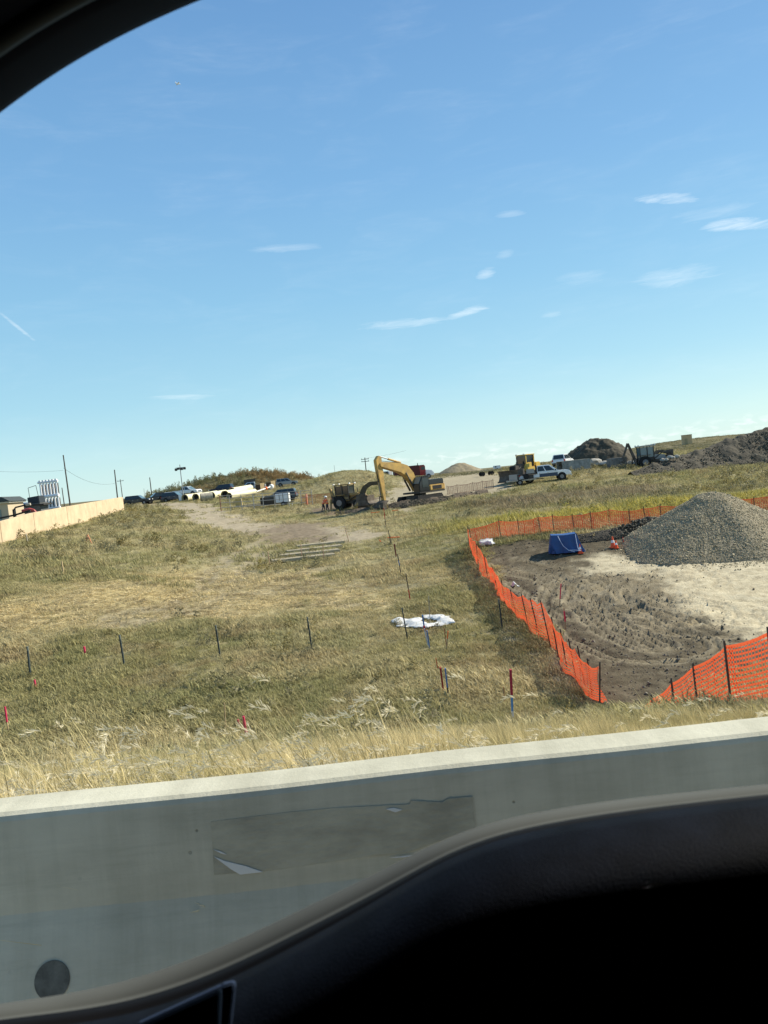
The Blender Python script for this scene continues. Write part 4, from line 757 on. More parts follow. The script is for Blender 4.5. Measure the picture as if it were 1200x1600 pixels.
    MB().tube([(1.2, .1, 3.5), (1.9, .1, 4.4), (3.0, .1, 4.75), (5.5, .1, 5.1)], .035).build('hydraulic_hose', BLK, bo)
    return r
excavator(P2(655, 84, -.15), R(-137))

# bulldozer ----------------------------------------------------------
def dozer(loc, rz):
    r = root('bulldozer', 'yellow bulldozer with a dark wide blade facing left', 'bulldozer', loc, rz)
    for s in (-1, 1):
        to = MB().prism([(-1.7, .1), (-2.0, .5), (-1.6, 1.05), (1.2, .95), (1.75, .5), (1.5, .1), (1.2, 0), (-1.4, 0)], s*1.1-.28, s*1.1+.28).build('track', BLK, r, bevel=.05)
        ln = MB(); [ln.box((-1.5+i*.27, s*1.1, 1.05-.01*i), (.06, .56, .07)) for i in range(11)]; [ln.cyl((-1.2+i*.5, s*1.1-.3, .25), (-1.2+i*.5, s*1.1+.3, .25), .15, n=10) for i in range(6)]; ln.build('track_shoe', MUDSTEEL, to)
        MB().box((.6, s*1.52, .55), (3.6, .14, .3), ry3(R(4))).build('push_arm', MUDSTEEL, r, bevel=.02)
        MB().box((-.5, s*1.0, 1.35), (2.2, .62, .4)).build('fender', YEL2, r, bevel=.04)
        MB().cyl((1.0, s*.52, 1.7), (2.3, s*.6, .9), .08, n=8).build('lift_cylinder', STEEL, r)
    MB().box((0, 0, .8), (3.0, 1.7, .6)).build('chassis', MUDSTEEL, r, bevel=.04)
    hd = MB().prism([(.2, 1.0), (.2, 2.05), (1.9, 1.9), (2.0, 1.0)], -.5, .5).build('engine_hood', MUDSTEEL, r, bevel=.05); MB().box((2.01, 0, 1.45), (.04, .8, .8)).build('grille', BLK, hd)
    MB().cyl((1.3, .25, 1.9), (1.3, .25, 2.9), .07, n=10).build('exhaust', STEEL, hd); MB().cyl((.8, -.25, 1.95), (.8, -.25, 2.35), .1, n=10).build('air_cleaner', STEEL, hd)
    MB().box((-1.75, 0, 1.65), (.9, 1.9, 1.0)).build('fuel_tank', YEL2, r, bevel=.08); MB().prism([(-.2, 1.2), (-.2, 2.2), (.25, 2.0), (.45, 1.2)], .5, 1.3).build('dash_panel', YEL2, r, bevel=.04); MB().prism([(-.2, 1.2), (-.2, 2.2), (.25, 2.0), (.45, 1.2)], -1.3, -.5).build('dash_panel', YEL2, r, bevel=.04)
    co = MB().box((-.52, 0, 1.58), (1.7, 1.7, .14)).build('cab_floor', YEL, r, bevel=.02); [MB().box((x, y, 2.35), (.09, .09, 1.44)).build('cab_post', YEL2, co) for x in (-1.25, .2) for y in (-.77, .77)]
    MB().box((-.52, 0, 3.14), (1.75, 1.75, .11)).build('cab_roof', YEL2, co, bevel=.04); MB().box((-.52, 0, 2.35), (1.40, 1.42, 1.45)).build('cab_glass', GLASS, co); MB().box((-.6, 0, 1.9), (.5, .5, .9)).build('seat', BLK, co)
    for s in (-1, 1): MB().box((.35, s*.6, 3.24), (.14, .2, .12)).build('work_light', LAMPW, co)
    bl = MB(); prof = [(2.45+.28*math.sin(a*math.pi), .05+1.35*a) for a in np.linspace(0, 1, 7)]; prof2 = [(x-.08, z) for x, z in prof][::-1]; bl.prism([(2.75-.28*math.sin(i/6*math.pi), .02+1.4*i/6) for i in range(7)]+[(2.62-.28*math.sin(i/6*math.pi), .02+1.4*i/6) for i in range(6, -1, -1)], -1.8, 1.8); bo = bl.build('blade', MUDSTEEL, r)
    MB().box((2.78, 0, .06), (.06, 3.7, .18)).build('cutting_edge', STEEL, bo)
    MB().prism([(-2.2, 1.5), (-2.2, 1.0), (-2.7, .9), (-2.95, .2), (-2.8, .2), (-2.55, 1.3)], -.15, .15).build('ripper', MUDSTEEL, r, bevel=.02)
    return r
dozer(P2(820, 92, 0), R(-143))

# backhoe loaders ------------------------------------------------------
def backhoe(name, label, loc, rz, paint, bucket_up=0, mud=False, boom_pts=None):
    r = root(name, label, 'backhoe', loc, rz); mm = MUDSTEEL if mud else paint
    for s in (-1, 1): wheel(r, -.95, s*.85, .78, .45, rimf=.5); wheel(r, 1.25, s*.85, .5, .32, rimf=.5)
    MB().box((.1, 0, .85), (3.3, .8, .45)).build('chassis', MUDSTEEL, r, bevel=.04)
    hd = MB().prism([(.25, 1.0), (.25, 1.75), (1.75, 1.55), (1.9, 1.0)], -.42, .42).build('engine_hood', paint, r, bevel=.06); MB().box((1.88, 0, 1.25), (.05, .7, .45)).build('grille', BLK, hd); MB().cyl((.9, .3, 1.6), (.9, .3, 2.4), .05, n=8).build('exhaust', STEEL, hd)
    co = MB().box((-.6, 0, 1.12), (1.8, 1.6, .1)).build('cab_floor', STEEL, r); [MB().box((x, y, 1.97), (.09, .09, 1.62)).build('cab_post', STEEL, co) for x in (-1.45, -.55, .25) for y in (-.76, .76)]
    MB().box((-.6, 0, 2.85), (2.05, 1.75, .13)).build('cab_roof', paint if not mud else GREYP, co, bevel=.04); MB().box((-.6, 0, 2.05), (1.68, 1.45, 1.3)).build('cab_glass', GLASSL if mud else GLASS, co); MB().box((-.6, 0, 1.2), (1.7, 1.45, .45)).build('cab_base', mm, co, bevel=.03)
    for x in (-1.6, .45):
        for y in (-.7, .7): MB().box((x, y, 2.95), (.12, .26, .16)).build('work_light', LAMPW, co)
    for s in (-1, 1):
        MB().prism([(-.1, 1.5), (-.05, 1.75), (1.3, 1.75+.9*bucket_up), (2.5, .75+2.0*bucket_up), (2.35, .55+2.0*bucket_up), (1.25, 1.45+.9*bucket_up)], s*.58-.08, s*.58+.08).build('loader_arm', mm, r, bevel=.02)
        MB().cyl((.3, s*.58, 1.1), (1.4, s*.58, 1.45+.9*bucket_up), .06, n=8).build('lift_cylinder', STEEL, r)
        MB().box((-.95, s*.88, 1.68), (1.5, .5, .07)).build('fender', mm, r, bevel=.02); MB().box((-2.1, s*.9, .7), (.14, .14, 1.2), rx3(R(12*s))).build('stabiliser_leg', mm, r)
    zb = 2.0*bucket_up
    MB().prism([(2.4, 1.1+zb), (2.35, .2+zb), (2.6, .05+zb), (3.4, .02+zb), (3.4, .08+zb), (2.75, .18+zb), (2.55, .45+zb), (2.6, 1.1+zb)], -1.15, 1.15).build('loader_bucket', MUDSTEEL, r, bevel=.01)
    b_ = boom_pts or [(-2.0, .9), (-2.5, 2.6), (-2.3, 3.3)]
    for (a0, a1), nm, w_ in zip(zip(b_[:-1], b_[1:]), ('digger_boom', 'digger_stick', 'digger_stick'), (.3, .24, .2)):
        dx, dz = a1[0]-a0[0], a1[1]-a0[1]; L = math.hypot(dx, dz); nx, nz_ = -dz/L*w_*.6, dx/L*w_*.6
        MB().prism([(a0[0]-nx, a0[1]-nz_), (a0[0]+nx, a0[1]+nz_), (a1[0]+nx*.7, a1[1]+nz_*.7), (a1[0]-nx*.7, a1[1]-nz_*.7)], -w_/2, w_/2).build(nm, mm, r, bevel=.02)
    x, z = b_[-1]; MB().prism([(x-.1, z+.1), (x+.3, z), (x+.25, z-.5), (x-.05, z-.75), (x-.4, z-.55), (x-.15, z-.4), (x+.0, z-.2)], -.3, .3).build('digger_bucket', MUDSTEEL, r, bevel=.01)
    return r
DULL = mat('dusty_yellow', (.42, .27, .09), .6, noise=.4, nscale=2, col2=(.22, .16, .09))
backhoe('backhoe_loader', 'yellow backhoe loader left of the excavator with its dark bucket low', P2(545, 86), R(-24), DULL, .12, boom_pts=[(-1.9, .9), (-2.5, 2.5), (-2.2, 1.5)])
backhoe('backhoe_loader', 'dusty grey cabbed backhoe with its digger arm raised behind the spoil bank', P2(1020, 95, -.1), R(-4), GREYP, .5, True, [(-1.9, 1.0), (-2.7, 3.4), (-3.4, 1.7)])
# dark articulated arm and bucket to the right of the yellow backhoe
la = root('wheel_loader', 'dark curved loader arm and bucket standing between the backhoe and the excavator', 'loader', P2(565, 84.5), R(0))
MB().prism([(-.9, .3), (-.7, 1.5), (.3, 1.75), (.65, .3)], -.9, .9).build('bucket', MUDSTEEL, la, bevel=.03)
MB().prism([(-.5, 1.4), (.1, 2.5), (.9, 2.95), (2.4, 2.9), (2.4, 2.5), (1.1, 2.5), (.6, 2.2), (.2, 1.4)], -.25, .25).build('arm', mat('dark_brown_steel', (.10, .08, .05), .7, noise=.4), la, bevel=.05)
MB().box((2.3, 0, 1.5), (.5, .5, 2.2)).build('mast', MUDSTEEL, la, bevel=.03); MB().cyl((.75, -.3, 1.55), (.75, -.3, 1.95), .22, n=10).build('lamp', mat('amber_lamp', (.8, .6, .2), .4), la)
MB().box((1.0, 0, .25), (3.4, 1.2, .4)).build('chassis', MUDSTEEL, la, bevel=.04)

# red and white truck behind
rt = root('tanker_truck', 'red box truck with a white front half hidden behind the excavator boom', 'truck', P2(652, 165), R(8))
MB().box((-2.2, 0, 2.0), (5.6, 2.4, 2.3)).build('box_body', mat('dark_red_box', (.09, .02, .02), .6), rt, bevel=.05); MB().box((1.3, 0, 1.9), (1.4, 2.2, 2.2)).build('cab', REDP, rt, bevel=.12); MB().box((1.45, -1.11, 2.35), (.8, .03, .7)).build('side_window', GLASS, rt)
MB().box((.45, 0, 2.0), (.25, 2.3, 2.2)).build('bulkhead', WHITE, rt, bevel=.03); MB().prism([(2.0, .6), (2.0, 2.0), (3.4, 1.8), (3.9, 1.3), (3.9, .6)], -1.0, 1.0).build('hood', WHITE, rt, bevel=.1); MB().cyl((.75, .9, 2.6), (.75, .9, 3.6), .09, n=8).build('exhaust', STEEL, rt); MB().box((1.3, 0, 3.05), (1.0, 1.8, .1)).build('roof_rack', BLK, rt)
for x in (-3.8, -2.7, 2.6):
    for y in (-1.05, 1.05): wheel(rt, x, y, .5, .3)
wr_ = root('parked_van', 'pale van end seen under the excavator boom left of the red truck', 'van', P2(606, 160), R(80)); MB().box((0, 0, 1.35), (4.4, 1.9, 1.9)).build('body', SILVER, wr_, bevel=.15); MB().box((-2.21, 0, 1.8), (.03, 1.5, .7)).build('rear_window', GLASS, wr_)
for x in (-1.4, 1.4):
    for y in (-.85, .85): wheel(wr_, x, y, .36, .22)
# far white trailer on the sand and a light tan cart
ss_ = root('survey_cart', 'small tan flat cart on the bare sand left of the bulldozer', 'cart', P2(762, 125), R(10)); MB().box((0, 0, .9), (2.3, 1.3, .12)).build('deck', mat('tan_canvas', (.45, .38, .26), .8), ss_, bevel=.02)
for x in (-.8, .8):
    for y in (-.6, .6): wheel(ss_, x, y, .36, .2, False)
fw = root('site_trailer', 'tiny white trailer far off on the sand skyline', 'trailer', P2(779, 225), R(0)); fw.scale = (.42, .42, .5); MB().box((0, 0, 1.5), (5, 2.2, 1.9)).build('body', WHITE, fw, bevel=.1); MB().box((-1, -1.11, 1.7), (1.2, .03, .7)).build('window', GLASS, fw)
for x in (-.9, .3): wheel(fw, x, -1, .4, .25, False); wheel(fw, x, 1, .4, .25, False)

# ------------------------------------------------------------------ concrete blocks, pipes, crates, tan wall, plant left
def block(name, label, px, Y, size, rz, ma, bev=.06, dz=0):
    p = P2(px, Y, dz); o = MB().box((0, 0, size[2]/2), size).build(name, ma, None, bevel=bev); o.location = p; o.rotation_euler = (0, 0, rz); return tag(o, label, 'concrete block', 'concrete blocks below the dirt heap')
b1 = root('trench_box', 'long grey open ended trench box lying right of the white work truck', 'trench box', P2(899, 96), R(14), None)
for s in (-1, 1): MB().box((0, s*.75, .65), (4.0, .14, 1.3)).build('side_panel', mat('grey_plate', (.25, .26, .25), .7, noise=.4, nscale=2), b1, bevel=.02)
for x in (-1.6, 1.6): MB().cyl((x, -.7, .9), (x, .7, .9), .08, n=10).build('spreader', STEEL, b1)
MB().box((2.02, 0, .65), (.1, 1.7, 1.3)).build('end_panel', CONC, b1, bevel=.02); MB().box((0, 0, 1.33), (4.0, 1.6, .06)).build('lid', CONC, b1, bevel=.01)
block('concrete_block', 'square dark grey concrete block with a pale right end near the digger arm', 967, 97, (2.2, 1.4, 1.25), R(18), mat('dark_concrete', (.19, .19, .18), .85, noise=.4, nscale=2))
def pipe(label, a, b_, Y0, Y1, rad, dz=0):
    p0 = on(a, 770, Y0); p1 = on(b_, 770, Y1); r = root('drain_pipe', label, 'pipe', p0, 0, 'cream plastic drain pipes stacked on the hill'); z0 = Vector((0, 0, rad+dz)); d = p1-p0; d.z = gz(p1.x, p1.y)-p0.z; n = 18
    m_ = MB(); m_.cyl(z0, z0+d, rad, n=n, cap=False); m_.cyl(z0, z0+d, rad*.9, n=n, cap=False); m_.build('barrel', PIPE, r, smooth=True)
    u = d.normalized(); mr = MB(); mr.cyl(z0-u*.02, z0+u*.35, rad*1.10, n=n, cap=False); mr.cyl(z0-u*.02, z0+u*.35, rad*.9, n=n, cap=False); mr.build('bell_end', PIPE, r, smooth=True)
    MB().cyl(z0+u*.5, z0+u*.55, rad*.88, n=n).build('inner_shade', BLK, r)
pipe('leftmost cream pipe lying nearest the light mast', 288, 314, 131, 137, .62); pipe('second cream pipe from the left with its dark mouth showing', 305, 338, 130.5, 139, .62)
pipe('cream pipe in the middle of the stack with a wide dark mouth', 330, 352, 130, 136, .66, .0); pipe('cream pipe right of the middle with its mouth towards us', 351, 383, 130, 142, .66); pipe('cream pipe at the back of the stack under the navy vehicle', 363, 392, 136, 145, .62, .3); pipe('long cream pipe at the front right of the stack', 358, 398, 124, 130, .55)
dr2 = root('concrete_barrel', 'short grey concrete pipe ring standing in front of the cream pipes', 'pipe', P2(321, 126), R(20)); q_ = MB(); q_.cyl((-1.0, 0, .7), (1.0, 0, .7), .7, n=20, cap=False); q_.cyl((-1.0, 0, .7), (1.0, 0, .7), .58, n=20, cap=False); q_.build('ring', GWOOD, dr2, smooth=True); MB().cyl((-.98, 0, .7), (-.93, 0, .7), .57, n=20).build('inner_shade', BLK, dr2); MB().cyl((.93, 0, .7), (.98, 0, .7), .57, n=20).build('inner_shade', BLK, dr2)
tb = root('thin_pipe', 'thin white pole lying along the slope beside the long cream pipe', 'pipe', P2(400, 128), 0); e1 = Vector(P2(424, 133))-Vector(P2(400, 128)); MB().cyl((0, 0, .6), e1+Vector((0, 0, 1.0)), .11, n=8).build('tube', WHT, tb); MB().cyl(e1*.6+Vector((0, 0, .85)), e1*.66+Vector((0, 0, .86)), .28, n=10).build('coupling', ORG, tb); MB().cyl(e1*.96+Vector((0, 0, .95)), e1*1.04+Vector((0, 0, 1.0)), .42, n=10).build('flange', WHT, tb)
def crate(label, px, Y, w_, h_):
    r = root('wooden_crate', label, 'crate', P2(px, Y), R(-30), 'tall wooden crates on the crest'); MB().box((0, 0, h_/2), (w_-.16, w_-.16, h_-.1)).build('box', mat('dark_brown_board', (.10, .065, .04), .8), r)
    for s in (-1, 1):
        for i in range(4): MB().box((s*w_/2, -w_/2+w_*(i+.5)/4, h_/2), (.06, w_/4-.06, h_)).build('plank', WOOD, r)
        MB().box((0, s*w_/2, h_-.12), (w_, .07, .22)).build('rail', WOOD, r); MB().box((0, s*w_/2, .12), (w_, .07, .22)).build('rail', WOOD, r)
crate('wooden crate with a dark side on the crest next to the silver pickup', 406, 147, 1.25, 1.55); crate('taller wooden crate on the crest next to the grey estate car', 423, 149, 1.3, 1.75)
bx = root('shipping_box', 'dark square container behind the silver pickup', 'container', P2(391, 160), R(10)); MB().box((0, 0, 1.3), (2.4, 2.0, 2.2)).build('body', BLACKP, bx, bevel=.04); MB().box((0, -1.02, 1.3), (1.0, .03, 1.9)).build('door', STEEL, bx)
# tan wall at left
wa = root('retaining_wall', 'long tan concrete wall along the top of the left slope', 'wall', (0, 0, 0)); 
WP = [at_depth(-190, 853, 46), at_depth(-90, 836, 52), at_depth(0, 815, 58.5), at_depth(52, 801, 66), at_depth(104, 791.5, 75), at_depth(150, 783.5, 88), at_depth(192, 776.5, 106)]
WB = [(-190, 880), (-90, 860), (0, 838), (52, 824), (104, 813), (150, 802), (194, 791)]
wa.location = (WP[2].x, WP[2].y, gz(WP[2].x, WP[2].y)); o0 = Vector(wa.location)
for i in range(len(WP)-1):
    a_, b_ = WP[i]-o0, WP[i+1]-o0; k = (b_-a_).normalized()*.03; a_ = a_+k; b_ = b_-k; th = (b_-a_).cross(Vector((0, 0, 1))).normalized()*-.3; za = gz(WP[i].x, WP[i].y)-o0.z-.4; zb_ = gz(WP[i+1].x, WP[i+1].y)-o0.z-.4
    vs = [Vector((a_.x, a_.y, za)), Vector((b_.x, b_.y, zb_)), b_, a_]; MB().add(vs+[v+th for v in vs], [(0, 1, 2, 3), (7, 6, 5, 4), (0, 4, 5, 1), (1, 5, 6, 2), (2, 6, 7, 3), (3, 7, 4, 0)]).build('wall_panel', TANC, wa, bevel=.02)
# building, pipework and manifold behind the tan wall
bd = root('site_building', 'tan building with a dark roof at the far left edge behind the wall', 'building', P2(-18, 82), R(8)); MB().box((0, 0, 1.2), (5.2, 5, 3.0)).build('wall', mat('tan_siding', (.48, .40, .28), .8), bd); MB().prism([(-3.0, 2.7), (3.0, 2.7), (2.2, 3.25), (-2.2, 3.25)], -2.9, 2.9).build('roof', mat('dark_shingle', (.05, .06, .06), .8), bd)
MB().box((0, 0, 2.62), (5.7, 5.5, .14)).build('eave', mat('pale_trim', (.6, .58, .5), .6), bd); MB().box((1.4, -2.52, .9), (.95, .05, 2.0)).build('door', mat('grey_green_door', (.20, .25, .24), .6), bd); MB().box((2.61, -.8, 1.4), (.04, 1.0, .8)).build('window', GLASS, bd)
gf = root('pipe_gate', 'black pipe frame bending over beside the tan building', 'gate', P2(8, 74), 0); MB().tube([(-.9, 0, 1.3), (.6, 0, 1.45), (2.2, 0, 1.75)], .09).build('lower_rail', BLK, gf); MB().tube([(.55, 0, -.5), (.55, 0, 1.95)], .10).build('upright', BLK, gf); MB().tube([(.55, 0, 1.95), (.8, 0, 2.2), (1.9, 0, 2.35)], .08).build('upper_rail', BLK, gf); MB().cyl((1.85, 0, 2.33), (2.3, 0, 2.38), .13, n=8).build('grip', CONC, gf)
rp = root('red_pipe', 'red bent pipe with white valve balls behind the tan wall', 'pipe', P2(36, 78), 0); MB().tube([(-.4, 0, 1.75), (.4, 0, 1.85), (.8, 0, 1.7), (1.05, 0, 1.35), (1.1, 0, 1.0)], .17, 8).build('pipe_run', mat('dull_red', (.35, .06, .05), .5), rp)
for x, z in ((.85, .85), (1.15, .95)):
    bm = bmesh.new(); bmesh.ops.create_uvsphere(bm, u_segments=12, v_segments=8, radius=.2); m2 = bpy.data.meshes.new('valve'); bm.to_mesh(m2); bm.free(); o = link('valve', m2, WHITE, rp); o.location = (x, 0, z)
pm = root('pump_unit', 'dark grey pump engine with a round tank behind the wall left of the white pipes', 'machine', P2(54, 88), R(-10)); DG = mat('dark_grey_machine', (.14, .145, .14), .6, noise=.4)
MB().box((0, 0, 1.2), (2.0, 1.6, 2.2)).build('engine', DG, pm, bevel=.06); MB().prism([(-.7, 2.3), (-.75, 3.05), (.75, 3.15), (.8, 2.3)], -.6, .6).build('canopy', mat('dark_blue_grey', (.03, .04, .05), .6), pm, bevel=.05); MB().cyl((-1.7, -.7, 1.7), (-1.7, .9, 1.7), .85, n=20).build('tank', GREYP, pm, bevel=.06); MB().box((.2, 0, 2.1), (2.6, 1.7, .2)).build('walkway', STEEL, pm); MB().cyl((.2, -.82, .6), (.2, -.8, .6), .4, n=14).build('fan_opening', BLK, pm); MB().tube([(-.8, 0, 3.0), (-.85, 0, 4.2), (.2, 0, 4.4), (.35, 0, 3.1)], .03).build('handrail', STEEL, pm)
pf = root('pipe_manifold', 'tall white rack of six upright pipes behind the tan wall', 'pipe rack', P2(76, 92), R(-14), None); xs = [-1.15+i*.46 for i in range(6)]
for x in xs: MB().tube([(x, 0, 4.75), (x, 0, 1.4), (x+.3, -.3, .9), (x+.55, -.5, .0)], .125, 8).build('upright_pipe', WHITE, pf)
MB().cyl((-1.45, 0, 4.78), (1.4, 0, 4.78), .14, n=8).build('header_pipe', WHITE, pf); MB().cyl((-1.45, -.1, 3.0), (1.4, -.1, 3.0), .2, n=8).build('header_pipe', WHITE, pf); MB().cyl((-1.45, -.1, 1.5), (1.4, -.1, 1.5), .14, n=8).build('header_pipe', WHITE, pf)
for i, x in enumerate(xs): MB().cyl((x, 0, 4.9), (x, 0, 5.05), .16, n=8).build('cap', WHITE, pf); MB().box((x+.1, .12, 3.85), (.17, .06, 1.35)).build('back_plate', mat('dark_brown_plate', (.09, .07, .06), .8), pf)
MB().box((0, .35, 1.6), (2.2, .3, 2.2)).build('frame', DG, pf); MB().cyl((2.1, 0, 0), (2.1, 0, 1.15), .14, n=8).build('standpipe', WHITE, pf)
# distant hut on the right hill
hu = root('tan_hut', 'small square tan hut on the far grassy hill at the right', 'hut', P2(1079, 262), R(-15)); MB().box((0, 0, 1.6), (3.2, 2.6, 3.4)).build('wall', mat('hut_ply', (.56, .40, .22), .8), hu); MB().box((0, 0, 3.36), (3.4, 2.8, .12)).build('roof', mat('hut_roof', (.3, .24, .16), .8), hu); MB().box((-.4, -1.32, 1.1), (.9, .04, 2.0)).build('door', WOOD, hu)
# ------------------------------------------------------------------ poles
PT = mat('pole_wood', (.10, .085, .07), .85)
def pole(name, label, top, base, Y, r_, arms=0, group=None, cat='pole', ma=PT, lights=0):
    b_ = on(base[0], base[1], Y); t_ = at_depth(top[0], top[1], Y); h = t_.z-b_.z; lean = Vector((t_.x-b_.x, 0, h)); rt_ = root(name, label, cat, b_, 0, group); MB().cyl((0, 0, -.3), lean, r_, r_*.7, 8).build('shaft', ma, rt_)
    for i in range(arms):
        MB().box(lean*(.93-.1*i), (2.0, .12, .14)).build('crossarm', ma, rt_)
        for x in (-.85, .85): MB().cyl(lean*(.93-.1*i)+Vector((x, 0, .07)), lean*(.93-.1*i)+Vector((x, 0, .3)), .06, n=6).build('insulator', GREYP, rt_)
    if lights:
        for i, (x, z) in enumerate(((-.75, -.55), (-.3, -.4), (.3, -.5), (.8, -.45))):
            MB().box(lean+Vector((x, -.1, z-.3)), (.42, .3, .42)).build('floodlight', STEEL, rt_, bevel=.03)
        MB().box(lean+Vector((0, 0, -.55)), (1.7, .1, .1)).build('crossbar', ma, rt_)
        MB().box(Vector((0, 0, .7)), (1.5, 1.0, 1.0)).build('generator_box', WHITE, rt_, bevel=.04)
    return rt_, b_, lean
GP = 'poles on the skyline at the left'
p_a = pole('utility_pole', 'tallest dark utility pole rising behind the tan wall', (99, 711), (110, 789), 150, .17, 0, GP)
pole('utility_pole', 'short dark pole just left of the tallest pole', (97, 762), (101, 790), 150, .12, 0, GP); p_b = pole('utility_pole', 'dark pole at the end of the tan wall', (179, 734), (184, 780), 170, .17, 0, GP)
pole('utility_pole', 'thin pole with a short crossarm right of the wall end', (188, 749), (192, 780), 230, .14, 1, GP); pole('utility_pole', 'lone dark pole above the black parked vehicles', (234, 746), (238, 780), 190, .15, 0, GP); pole('utility_pole', 'faint thin pole above the gap between the black vehicles', (225, 763), (226, 778), 260, .07, 0, GP)
pole('light_mast', 'grey mobile light mast with floodlights above the parked cars', (281, 726), (287, 778), 133, .10, 0, None, 'light mast', mat('grey_steel_mast', (.30, .31, .31), .5, .5), 1)
p_c = pole('utility_pole', 'utility pole with crossarms behind the yellow excavator boom', (570, 715), (573, 745), 190, .15, 2, None); pole('radio_antenna', 'hair thin antenna on the skyline above the yellow backhoe', (522, 727), (525, 750), 170, .04, 0, None, 'antenna')
def wire(label, a, b_, sag):
    m_ = MB(); pts = [a.lerp(b_, i/14)-Vector((0, 0, sag*4*(i/14)*(1-i/14))) for i in range(15)]; o0 = pts[0].copy(); m_.tube([p-o0 for p in pts], .022, 4); o = m_.build('overhead_wire', STEEL); o.location = o0; tag(o, label, 'wire', None)
wire('sagging overhead wire running left from the tallest pole', at_depth(-120, 722, 150), at_depth(99, 735, 150), 1.0); wire('overhead wire between the tallest pole and the pole at the wall end', at_depth(99, 731, 150), at_depth(180, 755, 170), 1.4); wire('overhead wire stretching right from the pole behind the excavator', at_depth(571, 716, 190), at_depth(634, 704, 190), .2)

# ------------------------------------------------------------------ posts, stakes and markers in the field
def post(name, label, top, base, w_, segs, group=None, cat='stake', d_=None, Y=None):
    """a straight post from base to top; segs = [(from, to, material, part name)]"""
    b_ = at(*base) if Y is None else on(base[0], base[1], Y); t_ = at_depth(top[0], top[1], b_.y); L = t_-b_; r = root(name, label, cat, b_, 0, group); rotm = L.to_track_quat('Z', 'Y').to_matrix(); ln = L.length
    for f0, f1, ma, pn_ in segs:
        z0 = -.15 if f0 == 0 else f0*ln; z1 = f1*ln; ww = w_*(1.25 if 'ribbon' in pn_ else 1); o = MB().box((0, 0, (z0+z1)/2), (ww, (d_ or ww*.6), z1-z0)).build(pn_, ma, r, bevel=min(.004, ww*.1)); o.rotation_euler = rotm.to_euler()
    return r
TPN = ['leftmost', 'second', 'third', 'fourth']
for i, (tp_, bs_) in enumerate([((43, 1010), (48, 1058)), ((187, 992), (195, 1042)), ((337, 977), (344, 1025)), ((480, 964), (488, 1018)), ((628, 950), (637, 1000)), ((779, 936), (785, 984))]):
    lb = (TPN[i]+' dark steel fence post from the left in the near grass') if i < 4 else ['dark steel fence post standing in front of the white sheet', 'dark steel fence post beside the sagging orange fence'][i-4]
    r = post('fence_post', lb, tp_, bs_, .10, [(0, .86, TPOST, 'shaft'), (.86, 1, mat('post_tip', (.10, .12, .11), .6), 'tip')], 'dark steel fence posts in a row', 'fence post', .05)
GS = 'line of stakes running up the field'
post('marker_stake', 'dark red stake farthest up the field below the excavator bucket', (599.5, 794), (603, 824), .10, [(0, .45, STEEL, 'lower'), (.45, 1, REDS, 'upper')], GS); post('marker_stake', 'dark stake next below the farthest red one', (606.5, 828), (611, 852), .09, [(0, 1, STEEL, 'shaft')], GS)
post('marker_stake', 'short thick dark red stake near the batter boards', (616, 850), (619, 869), .14, [(0, 1, mat('dark_red_stake', (.16, .02, .02), .7), 'shaft')], GS); post('marker_stake', 'dark stake with a blue band in the middle of the field', (621, 866), (627, 900), .09, [(0, .5, STEEL, 'lower'), (.5, .72, BLUES, 'band'), (.72, 1, STEEL, 'upper')], GS)
post('marker_stake', 'dark stake behind the white sheet on the field line', (634, 896), (641, 938), .08, [(0, .4, REDS, 'lower'), (.4, 1, STEEL, 'upper')], GS)
post('survey_lath', 'tall pale lath standing in the white sheet', (669.5, 931), (672.5, 977), .05, [(0, 1, GWOOD, 'lath')], None); post('marker_stake', 'blue topped stake at the edge of the white sheet', (660, 961), (664, 988), .10, [(0, .4, REDS, 'ribbon'), (.4, 1, BLUES, 'top')], None)
post('marker_stake', 'pale stake leaning in front of the white sheet', (663, 982), (670, 1013), .07, [(0, 1, mat('pale_blue_stake', (.42, .50, .56), .6), 'shaft')], None); post('marker_stake', 'dark blue stake leaning in front of the white sheet', (667, 985), (672, 1017), .07, [(0, 1, BLUES, 'shaft')], None)
post('survey_lath', 'pale wooden lath with an orange top right of the blue stakes', (700, 986), (697.5, 1016), .06, [(0, .6, WOOD, 'lath'), (.6, 1, ORG, 'top')], None); post('survey_lath', 'thin rusty lath leaning against the pale wooden lath', (694, 982), (698, 1012), .05, [(0, 1, mat('rusty_lath', (.34, .15, .07), .8), 'lath')], None)
post('marker_board', 'broad dark red marker board in the near grass', (688, 1043), (693, 1082), .17, [(0, .12, WOOD, 'foot'), (.12, 1, mat('board_red', (.30, .035, .03), .7), 'board')], None, 'marker', .05); post('marker_stake', 'blue stake standing right behind the red marker board', (695.5, 1044), (701, 1090), .07, [(0, .35, STEEL, 'lower'), (.35, 1, BLUES, 'upper')], None); post('survey_lath', 'thin orange lath just above the red marker board', (681, 1028), (685, 1050), .05, [(0, 1, mat('dull_orange', (.5, .13, .05), .8), 'lath')], None)
post('marker_stake', 'tall blue stake with a red top near the barrier grass', (797.5, 1046), (801, 1122), .075, [(0, .15, WHT, 'foot'), (.15, .76, mat('bright_blue_stake', (.08, .28, .60), .6), 'shaft'), (.48, 1, mat('crimson_top', (.42, .03, .06), .6), 'ribbon')], None)
post('survey_lath', 'short rusty lath left of the tall blue stake', (787, 1073), (788, 1096), .035, [(0, 1, mat('rusty_lath', (.34, .15, .07), .8), 'lath')], None)
GK = 'pink flagged stakes in the left grass'
